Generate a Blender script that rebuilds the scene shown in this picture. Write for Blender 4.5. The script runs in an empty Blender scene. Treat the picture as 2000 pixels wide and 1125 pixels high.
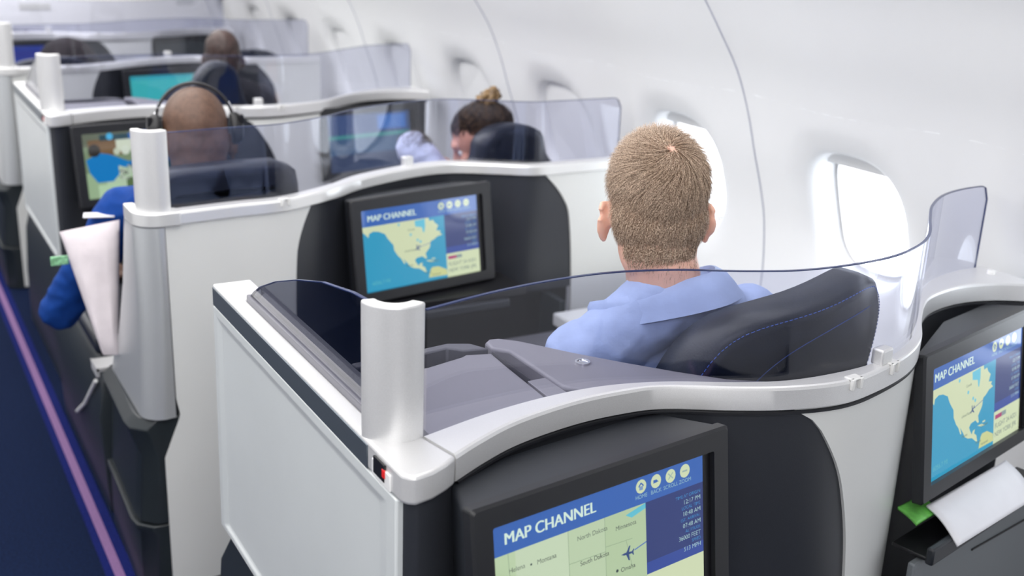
import bpy, bmesh, math, random
import numpy as np
from mathutils import Vector, Matrix, Euler
random.seed(7)
rng = np.random.default_rng(7)
S = bpy.context.scene
COL = S.collection
# ------------------------------------------------------------------ camera, light, exposure
cam = bpy.data.objects.new('camera', bpy.data.cameras.new('camera'))
COL.objects.link(cam)
M = Matrix(((0.864323, 0.124416, -0.487305, 0), (-0.501519, 0.285904, -0.81654, 0), (0.037732, 0.950147, 0.30951, 1.65), (0, 0, 0, 1)))
cam.matrix_world = M
cam.data.sensor_width = 36
cam.data.lens = 2149.13 / 2000 * 36
cam.data.clip_start = 0.02
cam.data.dof.use_dof = True
cam.data.dof.focus_distance = 1.72
cam.data.dof.aperture_fstop = 3.4
S.camera = cam
S.view_settings.view_transform = 'Standard'
S.view_settings.look = 'None'
S.view_settings.gamma = 1
S.view_settings.use_curve_mapping = False
S.view_settings.exposure = 0.12
S.cycles.use_denoising = True
S.cycles.max_bounces = 10
S.cycles.transparent_max_bounces = 24
S.cycles.sample_clamp_indirect = 6
w = bpy.data.worlds.new('sky'); S.world = w; w.use_nodes = True
w.node_tree.nodes['Background'].inputs[0].default_value = (0.90, 0.95, 1.0, 1)
w.node_tree.nodes['Background'].inputs[1].default_value = 3.8

def area(name, loc, rot, sx, sy, power, col=(1, 0.98, 0.96)):
    l = bpy.data.lights.new(name, 'AREA'); l.shape = 'RECTANGLE'; l.size = sx; l.size_y = sy; l.energy = power; l.color = col
    o = bpy.data.objects.new(name, l); COL.objects.link(o); o.location = loc; o.rotation_euler = rot
    return o
area('ceiling_light_strip', (0.0, 4.1, 2.09), (0, 0, 0), 2.2, 6.3, 112)
area('rear_fill_light', (-0.25, -0.45, 2.12), (0, 0, 0), 1.2, 1.3, 34)  # unseen fill lamp, added to brighten near surfaces that face the rear
area('bulkhead_fill_light', (0.95, 6.75, 2.05), (math.radians(38), 0, 0), 1.9, 0.3, 20)  # unseen fill lamp, added and angled to brighten the bulkhead
area('bin_wash_light', (1.33, 3.6, 1.60), (0, math.radians(-38), 0), 0.10, 5.6, 15)
area('bin_wash_light', (-1.33, 3.6, 1.60), (0, math.radians(38), 0), 0.10, 5.6, 12)

# ------------------------------------------------------------------ materials
MATS = {}
def mat(name, col, rough=0.5, metal=0.0, noise=0.0, nscale=40, bump=0.0, bscale=400, spec=0.5, coat=0.0, sss=0.0):
    if name in MATS: return MATS[name]
    m = bpy.data.materials.new(name); m.use_nodes = True; MATS[name] = m
    nt = m.node_tree; b = nt.nodes['Principled BSDF']
    b.inputs['Base Color'].default_value = (*col, 1); b.inputs['Roughness'].default_value = rough; b.inputs['Metallic'].default_value = metal
    b.inputs['Specular IOR Level'].default_value = spec; b.inputs['Coat Weight'].default_value = coat
    if sss: b.inputs['Subsurface Weight'].default_value = sss; b.inputs['Subsurface Radius'].default_value = (0.02, 0.008, 0.005); b.inputs['Subsurface Scale'].default_value = 0.4
    tc = nt.nodes.new('ShaderNodeTexCoord')
    if noise:
        n = nt.nodes.new('ShaderNodeTexNoise'); n.inputs['Scale'].default_value = nscale; n.inputs['Detail'].default_value = 3
        nt.links.new(tc.outputs['Object'], n.inputs['Vector'])
        r = nt.nodes.new('ShaderNodeValToRGB')
        r.color_ramp.elements[0].position = 0.3; r.color_ramp.elements[1].position = 0.7
        r.color_ramp.elements[0].color = (*[max(0, c * (1 - noise)) for c in col], 1)
        r.color_ramp.elements[1].color = (*[min(1, c * (1 + noise)) for c in col], 1)
        nt.links.new(n.outputs['Fac'], r.inputs['Fac']); nt.links.new(r.outputs['Color'], b.inputs['Base Color'])
    if bump:
        n = nt.nodes.new('ShaderNodeTexNoise'); n.inputs['Scale'].default_value = bscale; n.inputs['Detail'].default_value = 2
        nt.links.new(tc.outputs['Object'], n.inputs['Vector'])
        bp = nt.nodes.new('ShaderNodeBump'); bp.inputs['Strength'].default_value = bump; bp.inputs['Distance'].default_value = 0.002
        nt.links.new(n.outputs['Fac'], bp.inputs['Height']); nt.links.new(bp.outputs['Normal'], b.inputs['Normal'])
    return m

def glass(name, tint, gloss=1.0, rough=0.0):
    m = bpy.data.materials.new(name); m.use_nodes = True; MATS[name] = m
    nt = m.node_tree; nt.nodes.clear()
    out = nt.nodes.new('ShaderNodeOutputMaterial'); mx = nt.nodes.new('ShaderNodeMixShader')
    tr = nt.nodes.new('ShaderNodeBsdfTransparent'); tr.inputs[0].default_value = (*tint, 1)
    gl = nt.nodes.new('ShaderNodeBsdfGlossy'); gl.inputs['Roughness'].default_value = rough; gl.inputs[0].default_value = (1, 1, 1, 1)
    lw = nt.nodes.new('ShaderNodeLayerWeight'); lw.inputs[0].default_value = 0.5
    pw = nt.nodes.new('ShaderNodeMath'); pw.operation = 'POWER'; pw.inputs[1].default_value = 4.0
    ma = nt.nodes.new('ShaderNodeMath'); ma.operation = 'MULTIPLY_ADD'; ma.inputs[1].default_value = 0.55 * gloss; ma.inputs[2].default_value = 0.035 * gloss
    nt.links.new(lw.outputs['Facing'], pw.inputs[0]); nt.links.new(pw.outputs[0], ma.inputs[0]); nt.links.new(ma.outputs[0], mx.inputs[0])
    nt.links.new(tr.outputs[0], mx.inputs[1]); nt.links.new(gl.outputs[0], mx.inputs[2]); nt.links.new(mx.outputs[0], out.inputs[0])
    return m

def emis(name, col, strength):
    m = bpy.data.materials.new(name); m.use_nodes = True; MATS[name] = m
    b = m.node_tree.nodes['Principled BSDF']; b.inputs['Base Color'].default_value = (0, 0, 0, 1)
    b.inputs['Emission Color'].default_value = (*col, 1); b.inputs['Emission Strength'].default_value = strength
    return m

SILVER = mat('silver_paint', (0.77, 0.77, 0.77), 0.42, 0.45, noise=0.05, nscale=900, bump=0.04, bscale=1500)
SHELLW = mat('pale_grey_panel', (0.76, 0.77, 0.75), 0.38, noise=0.01, nscale=8, bump=0.03, bscale=900)
SIDEP = mat('light_grey_side_panel', (0.70, 0.735, 0.74), 0.35, 0.05, noise=0.02, nscale=5, bump=0.04, bscale=1200)
CHAR = mat('charcoal_plastic', (0.020, 0.023, 0.029), 0.40, noise=0.12, nscale=900, bump=0.12, bscale=1300)
NICHE = mat('charcoal_niche', (0.032, 0.035, 0.043), 0.32, noise=0.10, nscale=900, bump=0.10, bscale=1300)
BEZEL = mat('bezel_plastic', (0.015, 0.016, 0.019), 0.38, noise=0.15, nscale=1100, bump=0.10, bscale=1600)
CONS = mat('grey_console_plastic', (0.235, 0.228, 0.255), 0.36, noise=0.05, nscale=1200, bump=0.05, bscale=1500)
CONSD = mat('dark_console_plastic', (0.10, 0.10, 0.115), 0.40, noise=0.05, nscale=900, bump=0.05)
SEATDK = mat('dark_seat_plastic', (0.020, 0.026, 0.030), 0.38, noise=0.10, nscale=400, bump=0.05)
LEATHER = mat('navy_leather', (0.013, 0.018, 0.032), 0.40, noise=0.2, nscale=14, bump=0.18, bscale=260)
STITCH = mat('blue_thread', (0.05, 0.12, 0.45), 0.7)
WALLM = mat('cabin_wall_white', (0.82, 0.83, 0.85), 0.45, noise=0.008, nscale=3)
WHITE = mat('white_plastic', (0.86, 0.86, 0.86), 0.4)
FROST = mat('milky_clip_plastic', (0.85, 0.85, 0.83), 0.25, spec=0.6)
BLACK = mat('black_plastic', (0.006, 0.006, 0.008), 0.4)
RED = mat('red_button', (0.8, 0.02, 0.02), 0.35)
CARPET = mat('blue_carpet', (0.005, 0.012, 0.042), 0.95, noise=0.45, nscale=160, bump=0.8, bscale=500, spec=0.1)
CARPETB = mat('deep_blue_carpet_edge', (0.008, 0.014, 0.11), 0.95, noise=0.2, nscale=160, bump=0.6, bscale=500, spec=0.1)
STRIPE = mat('mauve_floor_stripe', (0.20, 0.10, 0.25), 0.7, noise=0.15, nscale=200)
RUBBER = mat('black_gasket', (0.012, 0.013, 0.017), 0.5)
CHROME = mat('chrome', (0.8, 0.8, 0.82), 0.15, 1.0)
PAPER = mat('white_paper', (0.80, 0.80, 0.84), 0.6, noise=0.02, nscale=20)
GREEN = mat('green_card', (0.16, 0.55, 0.10), 0.5, noise=0.3, nscale=40)
GLASS = glass('smoke_tint_glass', (0.85, 0.86, 0.92), 1.0)
GLASSD = glass('dark_tint_glass', (0.60, 0.61, 0.66), 1.0)
GEDGE = mat('glass_edge_blue', (0.02, 0.035, 0.12), 0.15, spec=0.6)
PANE = glass('window_pane', (0.97, 0.98, 1.0), 0.8)

# ------------------------------------------------------------------ mesh helpers
class MB:
    def __init__(s): s.v = []; s.f = []
    def add(s, vs, fs):
        o = len(s.v); s.v += [tuple(map(float, p)) for p in vs]; s.f += [tuple(i + o for i in f) for f in fs]; return s
    def box(s, a, b):
        x0, y0, z0 = a; x1, y1, z1 = b
        return s.add([(x0, y0, z0), (x1, y0, z0), (x1, y1, z0), (x0, y1, z0), (x0, y0, z1), (x1, y0, z1), (x1, y1, z1), (x0, y1, z1)],
                     [(3, 2, 1, 0), (4, 5, 6, 7), (0, 1, 5, 4), (1, 2, 6, 5), (2, 3, 7, 6), (3, 0, 4, 7)])
    def prism(s, pts, z0, z1):                   # outline in xy
        n = len(pts)
        return s.add([(x, y, z0) for x, y in pts] + [(x, y, z1) for x, y in pts],
                     [tuple(range(n - 1, -1, -1)), tuple(range(n, 2 * n))] + [(i, (i + 1) % n, (i + 1) % n + n, i + n) for i in range(n)])
    def loft(s, rings, cap=True, closed=True):
        n = len(rings[0]); vs = [p for r in rings for p in r]; fs = []
        for k in range(len(rings) - 1):
            for i in range(n if closed else n - 1):
                j = (i + 1) % n
                fs.append((k * n + i, k * n + j, (k + 1) * n + j, (k + 1) * n + i))
        if cap and closed: fs += [tuple(range(n - 1, -1, -1)), tuple(range((len(rings) - 1) * n, len(rings) * n))]
        return s.add(vs, fs)
    def tube(s, path, r, n=8, closed=False):
        P = [Vector(p) for p in path]; rings = []
        for i, p in enumerate(P):
            t = (P[min(i + 1, len(P) - 1)] - P[max(i - 1, 0)]).normalized()
            up = Vector((0, 0, 1)) if abs(t.z) < 0.9 else Vector((1, 0, 0))
            a = t.cross(up).normalized(); b = t.cross(a)
            rr = r[i] if isinstance(r, (list, tuple)) else r
            rings.append([p + a * (rr * math.cos(2 * math.pi * k / n)) + b * (rr * math.sin(2 * math.pi * k / n)) for k in range(n)])
        return s.loft(rings)
    def ell(s, c, r, seg=20, rin=12, rot=None):
        vs = []; fs = []
        for i in range(rin + 1):
            th = math.pi * i / rin
            for j in range(seg):
                ph = 2 * math.pi * j / seg
                p = Vector((r[0] * math.sin(th) * math.cos(ph), r[1] * math.sin(th) * math.sin(ph), r[2] * math.cos(th)))
                if rot: p = rot @ p
                vs.append(p + Vector(c))
        for i in range(rin):
            for j in range(seg):
                k = (j + 1) % seg; fs.append((i * seg + j, (i + 1) * seg + j, (i + 1) * seg + k, i * seg + k))
        return s.add(vs, fs)
    def capsule(s, a, b, ra, rb, n=16):
        a = Vector(a); b = Vector(b); t = (b - a).normalized(); up = Vector((0, 0, 1)) if abs(t.z) < 0.9 else Vector((1, 0, 0))
        u = t.cross(up).normalized(); v = t.cross(u); rings = []
        for k in range(1, 7):
            th = math.pi / 2 * k / 6; rings.append((a - t * ra * math.cos(th), ra * math.sin(th)))
        for k in range(0, 6):
            th = math.pi / 2 * k / 6; rings.append((b + t * rb * math.sin(th), rb * math.cos(th)))
        return s.loft([[c + u * (r * math.cos(2 * math.pi * i / n)) + v * (r * math.sin(2 * math.pi * i / n)) for i in range(n)] for c, r in rings])

def obj(name, mb, m, parent=None, smooth=True, bevel=0.0, seg=2, sharp=35, solid=0.0, sub=0, weld=False):
    me = bpy.data.meshes.new(name)
    if isinstance(mb, MB): me.from_pydata(mb.v, [], mb.f)
    else: me = mb
    me.validate()
    bm = bmesh.new(); bm.from_mesh(me)
    bmesh.ops.remove_doubles(bm, verts=bm.verts, dist=1e-5)
    bmesh.ops.recalc_face_normals(bm, faces=bm.faces); bm.to_mesh(me); bm.free()
    if m is not None:
        for mm in (m if isinstance(m, list) else [m]): me.materials.append(mm)
    o = bpy.data.objects.new(name, me); COL.objects.link(o)
    if parent is not None: o.parent = parent
    if solid:
        d = o.modifiers.new('solid', 'SOLIDIFY'); d.thickness = solid; d.offset = 0
    if bevel:
        d = o.modifiers.new('bevel', 'BEVEL'); d.width = bevel; d.segments = seg; d.limit_method = 'ANGLE'; d.angle_limit = math.radians(sharp)
        d.harden_normals = False
    if sub:
        d = o.modifiers.new('sub', 'SUBSURF'); d.levels = sub; d.render_levels = sub
    if smooth:
        me.shade_smooth()
        try: me.set_sharp_from_angle(angle=math.radians(sharp))
        except Exception: pass
    return o

def tag(o, label=None, cat=None, group=None, kind=None):
    if label: o['label'] = label
    if cat: o['category'] = cat
    if group: o['group'] = group
    if kind: o['kind'] = kind
    return o
def thing(name, label, cat, loc=(0, 0, 0), rot=(0, 0, 0), group=None):
    o = bpy.data.objects.new(name, None); COL.objects.link(o); o.location = loc; o.rotation_euler = rot
    o.empty_display_size = 0.05
    return tag(o, label, cat, group)

def spline(pts, n):
    P = np.array(pts, float); t = np.r_[0, np.cumsum(np.linalg.norm(np.diff(P, axis=0), axis=1))]
    Q = np.vstack([2 * P[0] - P[1], P, 2 * P[-1] - P[-2]]); out = []
    for u in np.linspace(0, t[-1], n):
        i = min(np.searchsorted(t, u, side='right') - 1, len(P) - 2); f = (u - t[i]) / (t[i + 1] - t[i])
        a, b, c, d = Q[i], Q[i + 1], Q[i + 2], Q[i + 3]
        out.append(0.5 * ((2 * b) + (c - a) * f + (2 * a - 5 * b + 4 * c - d) * f * f + (3 * b - 3 * c + d - a) * f ** 3))
    return np.array(out)
def lerp(a, b, t): return a + (b - a) * t
def interp(x, xs, ys): return float(np.interp(x, xs, ys))

# ------------------------------------------------------------------ setting: floor, walls, windows, ceiling, bulkhead
Y0, Y1 = -1.4, 7.6
def struct(o, label=None): o['kind'] = 'structure'; return o
fl = struct(obj('floor', MB().box((-2.1, Y0, -0.05), (2.12, Y1, 0.0)), CARPET))
struct(obj('stripe', MB().box((0.412, Y0, 0.0), (0.436, Y1, 0.004)), STRIPE, fl))
obj('stripe_border', MB().box((0.392, Y0, 0.0), (0.412, Y1, 0.003)).box((0.436, Y0, 0.0), (0.462, Y1, 0.003)), CARPETB, fl)

PROF = spline([(2.02, 0.0), (2.09, 0.35), (2.128, 0.70), (2.118, 0.888), (2.090, 1.0), (2.052, 1.106), (2.014, 1.217), (1.964, 1.324), (1.901, 1.415), (1.835, 1.503), (1.785, 1.56), (1.73, 1.605)], 300)
PL = np.r_[0, np.cumsum(np.linalg.norm(np.diff(PROF, axis=0), axis=1))]
def prof(s):
    x = np.interp(s, PL, PROF[:, 0]); z = np.interp(s, PL, PROF[:, 1])
    e = 0.01; dx = np.interp(s + e, PL, PROF[:, 0]) - np.interp(s - e, PL, PROF[:, 0]); dz = np.interp(s + e, PL, PROF[:, 1]) - np.interp(s - e, PL, PROF[:, 1])
    l = math.hypot(dx, dz); return x, z, dz / l, -dx / l
def s_of_z(z): return float(np.interp(z, PROF[:, 1], PL))
PITCH = 0.665
WC = [1.862 + PITCH * k for k in range(-5, 10)]
SWIN = s_of_z(0.985)
def wallpt(y, s, d, yc, side):
    t = (y - yc) / PITCH
    x, z, nx, nz = prof(s)
    # gentle pillow of each bay between ribs
    pil = -0.020 * (math.cos(2 * math.pi * t) + 1) / 2
    fade = min(1, max(0, (s - 0.2) / 0.4))
    d = d + pil * fade
    return (side * (x + nx * d), y, z + nz * d)
def supe(a, b, n, th):
    c, s_ = math.cos(th), math.sin(th)
    return (a * math.copysign(abs(c) ** (2 / n), c), b * math.copysign(abs(s_) ** (2 / n), s_))
def build_wall(side, name):
    NA = 64
    root_mb = MB()
    for k, yc in enumerate(WC):
        h = PITCH / 2; sb, st = SWIN - 0.30, SWIN + 0.30
        groove_l = (k % 2 == 1); groove_r = (k % 2 == 0)
        # polar part
        rings = []
        th = [2 * math.pi * i / NA + 1e-4 for i in range(NA)]
        ca_ = math.atan2(0.30, h)
        for cc in (ca_, math.pi - ca_, math.pi + ca_, 2 * math.pi - ca_):
            th[min(range(NA), key=lambda q: abs(th[q] - cc))] = cc
        rect = []
        for t in th:
            c, s_ = math.cos(t), math.sin(t); m = min(h / max(abs(c), 1e-9), 0.30 / max(abs(s_), 1e-9)); rect.append((c * m, s_ * m))
        def ring(a, b, n, d): return [(supe(a, b, n, t), d) for t in th]
        R0 = [(p, 0) for p in rect]
        R1 = ring(0.232, 0.268, 2.5, 0.0); R2 = ring(0.212, 0.248, 2.5, 0.002); R3 = ring(0.190, 0.224, 2.6, 0.009); R4 = ring(0.168, 0.197, 2.7, 0.018); R5 = ring(0.157, 0.183, 2.8, 0.026); R6 = ring(0.150, 0.174, 2.8, 0.042); R7 = ring(0.142, 0.166, 2.8, 0.105)
        Rm = [((lerp(a[0][0], b[0][0], .5), lerp(a[0][1], b[0][1], .5)), 0) for a, b in zip(R0, R1)]
        for r in (R0, Rm, R1, R2, R3, R4, R5, R6, R7):
            rings.append([wallpt(yc + p[0], SWIN + p[1] * 1.0, d, yc, side) for p, d in r])
        mbp = MB(); mbp.loft(rings, cap=False)
        # strips above and below
        for s0, s1, n in ((0.0, sb, 10), (st, PL[-1], 12)):
            g = []
            for i in range(n + 1):
                s = lerp(s0, s1, i / n); row = []
                for j in range(17):
                    y = yc - h + PITCH * j / 16; row.append(wallpt(y, s, 0, yc, side))
                g.append(row)
            mbp.loft(g, cap=False, closed=False)
        o = obj('wall_panel', mbp, WALLM, None, sharp=60)
        yield k, yc, o
for side, wn in ((1, 'wall_right'), (-1, 'wall_left')):
    strip = MB()
    # dark joint cord running up the wall between every second bay
    root = None
    parts = list(build_wall(side, wn))
    # structural root: slim lower kick panel of the wall
    kick = MB(); kick.box((side * 2.0 - 0.02, Y0, 0.0), (side * 2.0 + 0.02, Y1, 0.10))
    root = struct(obj(wn, kick, SEATDK))
    for k, yc, o in parts: o.parent = root
    for k, yc, o in parts:
        if k % 2 == 1:
            y = yc + PITCH / 2
            path = [wallpt(y - 0.0005, s, -0.0006, yc, side) for s in np.linspace(0.3, PL[-1], 40)]
            obj('panel_joint', MB().tube(path, 0.0022, 6), mat('joint_grey', (0.42, 0.44, 0.52), 0.6), root)
for n, yc in enumerate(WC):
    for side in (1, -1):
        rim = []
        ths = [2 * math.pi * i / 48 for i in range(48)]
        def rr(a, b, d): return [wallpt(yc + supe(a, b, 2.8, t)[0], SWIN + supe(a, b, 2.8, t)[1], d, yc, side) for t in ths]
        o = obj('window_%d' % (n + 1 + (0 if side > 0 else len(WC))), MB().loft([rr(0.143, 0.166, 0.095), rr(0.143, 0.166, 0.112), rr(0.132, 0.155, 0.112), rr(0.132, 0.155, 0.102)], cap=False), WHITE)
        struct(o)
        pm = MB(); ring_ = rr(0.136, 0.159, 0.106); pm.add(ring_, [tuple(range(48))])
        obj('pane', pm, PANE, o, smooth=False)
        closed = yc > 2.8 or side < 0 and n % 3 == 1
        def shade(d):
            if closed: return [wallpt(yc + supe(0.150, 0.174, 2.8, t)[0], SWIN + supe(0.150, 0.174, 2.8, t)[1], d, yc, side) for t in ths]
            q = [(-0.142, 0.118)] + [supe(0.148, 0.171, 2.8, t) for t in np.linspace(math.radians(136), math.radians(44), 14)] + [(0.142, 0.118)]
            return [wallpt(yc + a, SWIN + b, d, yc, side) for a, b in q]
        obj('window_shade', MB().loft(([shade(.046), shade(.050)] if closed else [shade(.070), shade(.075)])), WALLM if closed else WHITE, o, smooth=False)
# trim strip at top of the sidewall, overhead bins and ceiling
for side in (1, -1):
    nm = 'trim_1' if side > 0 else 'trim_2'
    struct(obj(nm, MB().prism([(side * 1.735, 1.595), (side * 1.70, 1.60), (side * 1.70, 1.612), (side * 1.735, 1.612)], Y0, Y1), WHITE)).rotation_euler = (0, 0, 0)
    bpy.data.objects[nm].data.transform(Matrix(((1, 0, 0, 0), (0, 0, 1, 0), (0, 1, 0, 0), (0, 0, 0, 1))))
def yprism(name, prof2, y0, y1, m, parent=None, **k):
    mb = MB(); n = len(prof2)
    mb.add([(x, y0, z) for x, z in prof2] + [(x, y1, z) for x, z in prof2],
           [tuple(range(n)), tuple(range(2 * n - 1, n - 1, -1))] + [(i, i + n, (i + 1) % n + n, (i + 1) % n) for i in range(n)])
    return obj(name, mb, m, parent, **k)
BINM = mat('bin_grey', (0.10, 0.10, 0.11), 0.5)
CEILM = mat('ceiling_white', (0.86, 0.86, 0.87), 0.5)
for side in (1, -1):
    for b in range(4):
        ya = Y0 + 0.01 + b * (Y1 - Y0) / 4; yb = Y0 - 0.01 + (b + 1) * (Y1 - Y0) / 4
        P2 = [(1.705, 1.615), (1.45, 1.625), (1.30, 1.68), (1.20, 1.78), (1.16, 1.95), (1.22, 2.10), (1.95, 2.10), (1.95, 1.615)]
        if side < 0: P2 = [(-x, z) for x, z in P2][::-1]
        o = yprism('overhead_bin', P2, ya, yb, CEILM, bevel=0.01)
        where = ('%s overhead bin above the windows, %s of four' % ('right side' if side > 0 else 'left side', ['rearmost', 'second', 'third', 'frontmost'][b]))
        tag(o, 'white ' + where, 'overhead bin', 'overhead bins along the %s wall' % ('right' if side > 0 else 'left'))
struct(yprism('ceiling', [(-1.95, 2.10), (-1.25, 2.10), (-0.9, 2.20), (0, 2.24), (0.9, 2.20), (1.25, 2.10), (1.95, 2.10), (1.95, 2.3), (-1.95, 2.3)], Y0, Y1, CEILM))
bk = struct(obj('wall_front', MB().box((-2.2, Y1, 0), (2.2, Y1 + 0.05, 2.3)), mat('bulkhead_white', (.90, .90, .89), .5)))
obj('placard', MB().box((0.90, Y1 - 0.006, 1.065), (1.08, Y1, 1.105)), mat('pale_sign', (0.70, 0.70, 0.66), 0.5), bk)
obj('placard', MB().box((1.86, Y1 - 0.006, 1.10), (1.97, Y1, 1.135)), mat('pale_sign2', (0.70, 0.71, 0.71), 0.5), bk)
struct(obj('wall_back', MB().box((-2.2, Y0 - 0.05, 0), (2.2, Y0, 2.3)), WALLM))

# ------------------------------------------------------------------ screen pictures (flat print)
class Pic:
    def __init__(s, W, H, col): s.W, s.H = W, H; s.a = np.zeros((H, W, 3)); s.a[:] = col
    def poly(s, pts, col):                       # pts in 0..1, y down
        P = np.array(pts, float) * [s.W, s.H]; x0, y0 = np.floor(P.min(0)).astype(int); x1, y1 = np.ceil(P.max(0)).astype(int)
        x0, y0 = max(x0, 0), max(y0, 0); x1, y1 = min(x1, s.W), min(y1, s.H)
        if x1 <= x0 or y1 <= y0: return
        X, Y = np.meshgrid(np.arange(x0, x1) + .5, np.arange(y0, y1) + .5); ins = np.zeros(X.shape, bool); n = len(P)
        for i in range(n):
            xa, ya = P[i]; xb, yb = P[(i + 1) % n]
            if ya == yb: continue
            ins ^= ((ya > Y) != (yb > Y)) & (X < (xb - xa) * (Y - ya) / (yb - ya) + xa)
        s.a[y0:y1, x0:x1][ins] = col
    def rect(s, x0, y0, x1, y1, col): s.a[int(y0 * s.H):int(y1 * s.H), int(x0 * s.W):int(x1 * s.W)] = col
    def circ(s, x, y, r, col, asp=None): s.poly([(x + r * math.cos(t), y + r * (s.W / s.H) * math.sin(t)) for t in np.linspace(0, 6.28, 24)], col)
    def line(s, p, q, wd, col):
        p = np.array(p, float); q = np.array(q, float); d = (q - p) * [s.W, s.H]; n = np.array([-d[1], d[0]]) / np.linalg.norm(d) * wd / 2 / [s.W, s.H]
        s.poly([p + n, q + n, q - n, p - n], col)
    def text(s, t, x, y, h, col, align='l', bold=0.0):   # h = cap height fraction
        c = bpy.data.curves.new('t', 'FONT'); c.body = t; c.offset = bold
        o = bpy.data.objects.new('t', c); COL.objects.link(o); dg = bpy.context.evaluated_depsgraph_get(); dg.update()
        me = o.evaluated_get(dg).to_mesh(); me.calc_loop_triangles()
        V = np.array([v.co[:2] for v in me.vertices]); T = [tuple(t_.vertices) for t_ in me.loop_triangles]
        o.evaluated_get(dg).to_mesh_clear(); bpy.data.objects.remove(o); bpy.data.curves.remove(c)
        if len(V) == 0: return
        k = h / 0.69; wd = V[:, 0].max() * k * s.H / s.W
        if align == 'r': x -= wd
        if align == 'c': x -= wd / 2
        for tr in T: s.poly([(x + V[i, 0] * k * s.H / s.W, y - V[i, 1] * k) for i in tr], col)
    def image(s, name):
        im = bpy.data.images.new(name, s.W, s.H); buf = np.ones((s.H, s.W, 4), np.float32); buf[..., :3] = s.a[::-1]; im.pixels.foreach_set(buf.ravel()); im.update(); im.pack(); return im
def hx(r, g, b): return np.array([r, g, b]) / 255
HEAD = hx(34, 92, 176); NAVY = hx(20, 44, 112); BEIGE = hx(206, 218, 178); SEA = hx(22, 150, 190); LAND = hx(206, 216, 176); PALE = hx(214, 236, 222); CY = hx(40, 140, 200)
def map_frame():
    p = Pic(960, 540, SEA); return p
def map_common(p, b=0.70):
    p.rect(b, 0.16, 1, 1, NAVY); p.rect(b, 0.62, 1, 0.70, hx(26, 62, 150))
    p.rect(b, 0.70, 1, 1, BEIGE)
    p.rect(0, 0, 1, 0.205, HEAD)
    for q in (0, .0018, .0036): p.text('MAP CHANNEL', 0.055 + q, 0.145, 0.072, PALE)
    for i, x in enumerate((0.68, 0.755, 0.83, 0.905)):
        p.circ(x, 0.085, 0.026, BEIGE)
    p.line((0.668, 0.085), (0.68, 0.062), 5, HEAD); p.line((0.692, 0.085), (0.68, 0.062), 5, HEAD); p.rect(0.671, 0.085, 0.689, 0.11, hx(120, 150, 190))
    p.poly([(0.742, 0.075), (0.758, 0.075), (0.768, 0.092), (0.742, 0.096)], HEAD)
    p.line((0.818, 0.065), (0.842, 0.105), 4, hx(150, 175, 170)); p.line((0.842, 0.065), (0.818, 0.105), 4, hx(150, 175, 170))
    p.rect(0.892, 0.08, 0.918, 0.092, hx(150, 175, 170))
    for x, t in ((0.68, 'HOME'), (0.755, 'BACK'), (0.83, 'SCROLL'), (0.905, 'ZOOM')): p.text(t, x, 0.165, 0.026, hx(150, 190, 200), 'c')
    yy = 0.27
    for lab, val in (('TIME AT ORIGIN', '12:17 PM'), ('LOCAL TIME', '10:48 AM'), ('EST. ARRIVAL', '07:48 AM'), ('ALTITUDE', '36000 FEET'), ('SPEED', '513 MPH')):
        p.text(lab, 0.985, yy, 0.022, CY, 'r'); p.text(val, 0.985, yy + 0.046, 0.030, hx(170, 205, 200), 'r'); yy += 0.083
def world_map():
    p = map_frame()
    raw = [(80, 400), (86, 440), (120, 470), (150, 505), (160, 462), (205, 440), (260, 445), (320, 470), (345, 520), (375, 560), (400, 590), (405, 650), (440, 710), (470, 740), (500, 800), (515, 795), (495, 745), (540, 800), (560, 832), (600, 852), (660, 862), (715, 900), (735, 905), (722, 852), (690, 832), (698, 798), (668, 806), (655, 832), (632, 800), (616, 768), (640, 742), (700, 730), (735, 758), (748, 752), (736, 700), (765, 665), (790, 630), (800, 572), (840, 552), (880, 520), (935, 505), (905, 480), (920, 462), (870, 455), (895, 400), (858, 372), (842, 340), (800, 350), (790, 300), (640, 320), (300, 375)]
    F = lambda q: (lerp(0, 0.70, (q[0] - 80) / 885), lerp(0.205, 1.0, (q[1] + 0.119 * (q[0] - 80) - 400) / 685))
    p.poly([F(q) for q in raw], LAND)
    p.poly([F(q) for q in [(640, 345), (752, 325), (752, 400), (738, 470), (725, 470), (715, 415), (645, 405)]], hx(90, 190, 215))
    for q in ((590, 490, 12), (660, 550, 14), (690, 570, 12), (470, 380, 10)): p.circ(*F(q[:2]), 0.009, hx(90, 190, 215))
    p.poly([F(q) for q in [(755, 968), (780, 880), (800, 855), (870, 850), (960, 890), (965, 950)]], hx(200, 206, 140))
    p.poly([F(q) for q in [(730, 778), (790, 775), (840, 795), (780, 795)]], LAND); p.rect(0.57, 0.72, 0.60, 0.735, LAND)
    for x, y, t in ((0.38, 0.33, 'Canada'), (0.34, 0.585, 'United States'), (0.35, 0.77, 'Mexico'), (0.55, 0.77, 'Caribbean'), (0.50, 0.90, 'Panama'), (0.56, 0.94, 'Venezuela')): p.text(t, x, y, 0.024, hx(90, 110, 90))
    pl(p, 0.455, 0.56, 0.028, -0.5); p.line((0.46, 0.555), (0.575, 0.52), 3, hx(70, 100, 170))
    p.text('6056.7 MI', 0.06, 0.92, 0.045, hx(90, 180, 190))
    map_common(p)
    p.poly([(0.715, 0.735), (0.79, 0.735), (0.79, 0.775), (0.715, 0.775)], hx(170, 40, 110)); p.rect(0.79, 0.735, 0.84, 0.775, hx(130, 150, 150))
    p.text('FLIGHT 24 A321', 0.715, 0.86, 0.045, hx(90, 110, 110)); p.text('NEW YORK JFK', 0.715, 0.94, 0.045, hx(90, 110, 110))
    return p.image('world_map_page')
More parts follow.
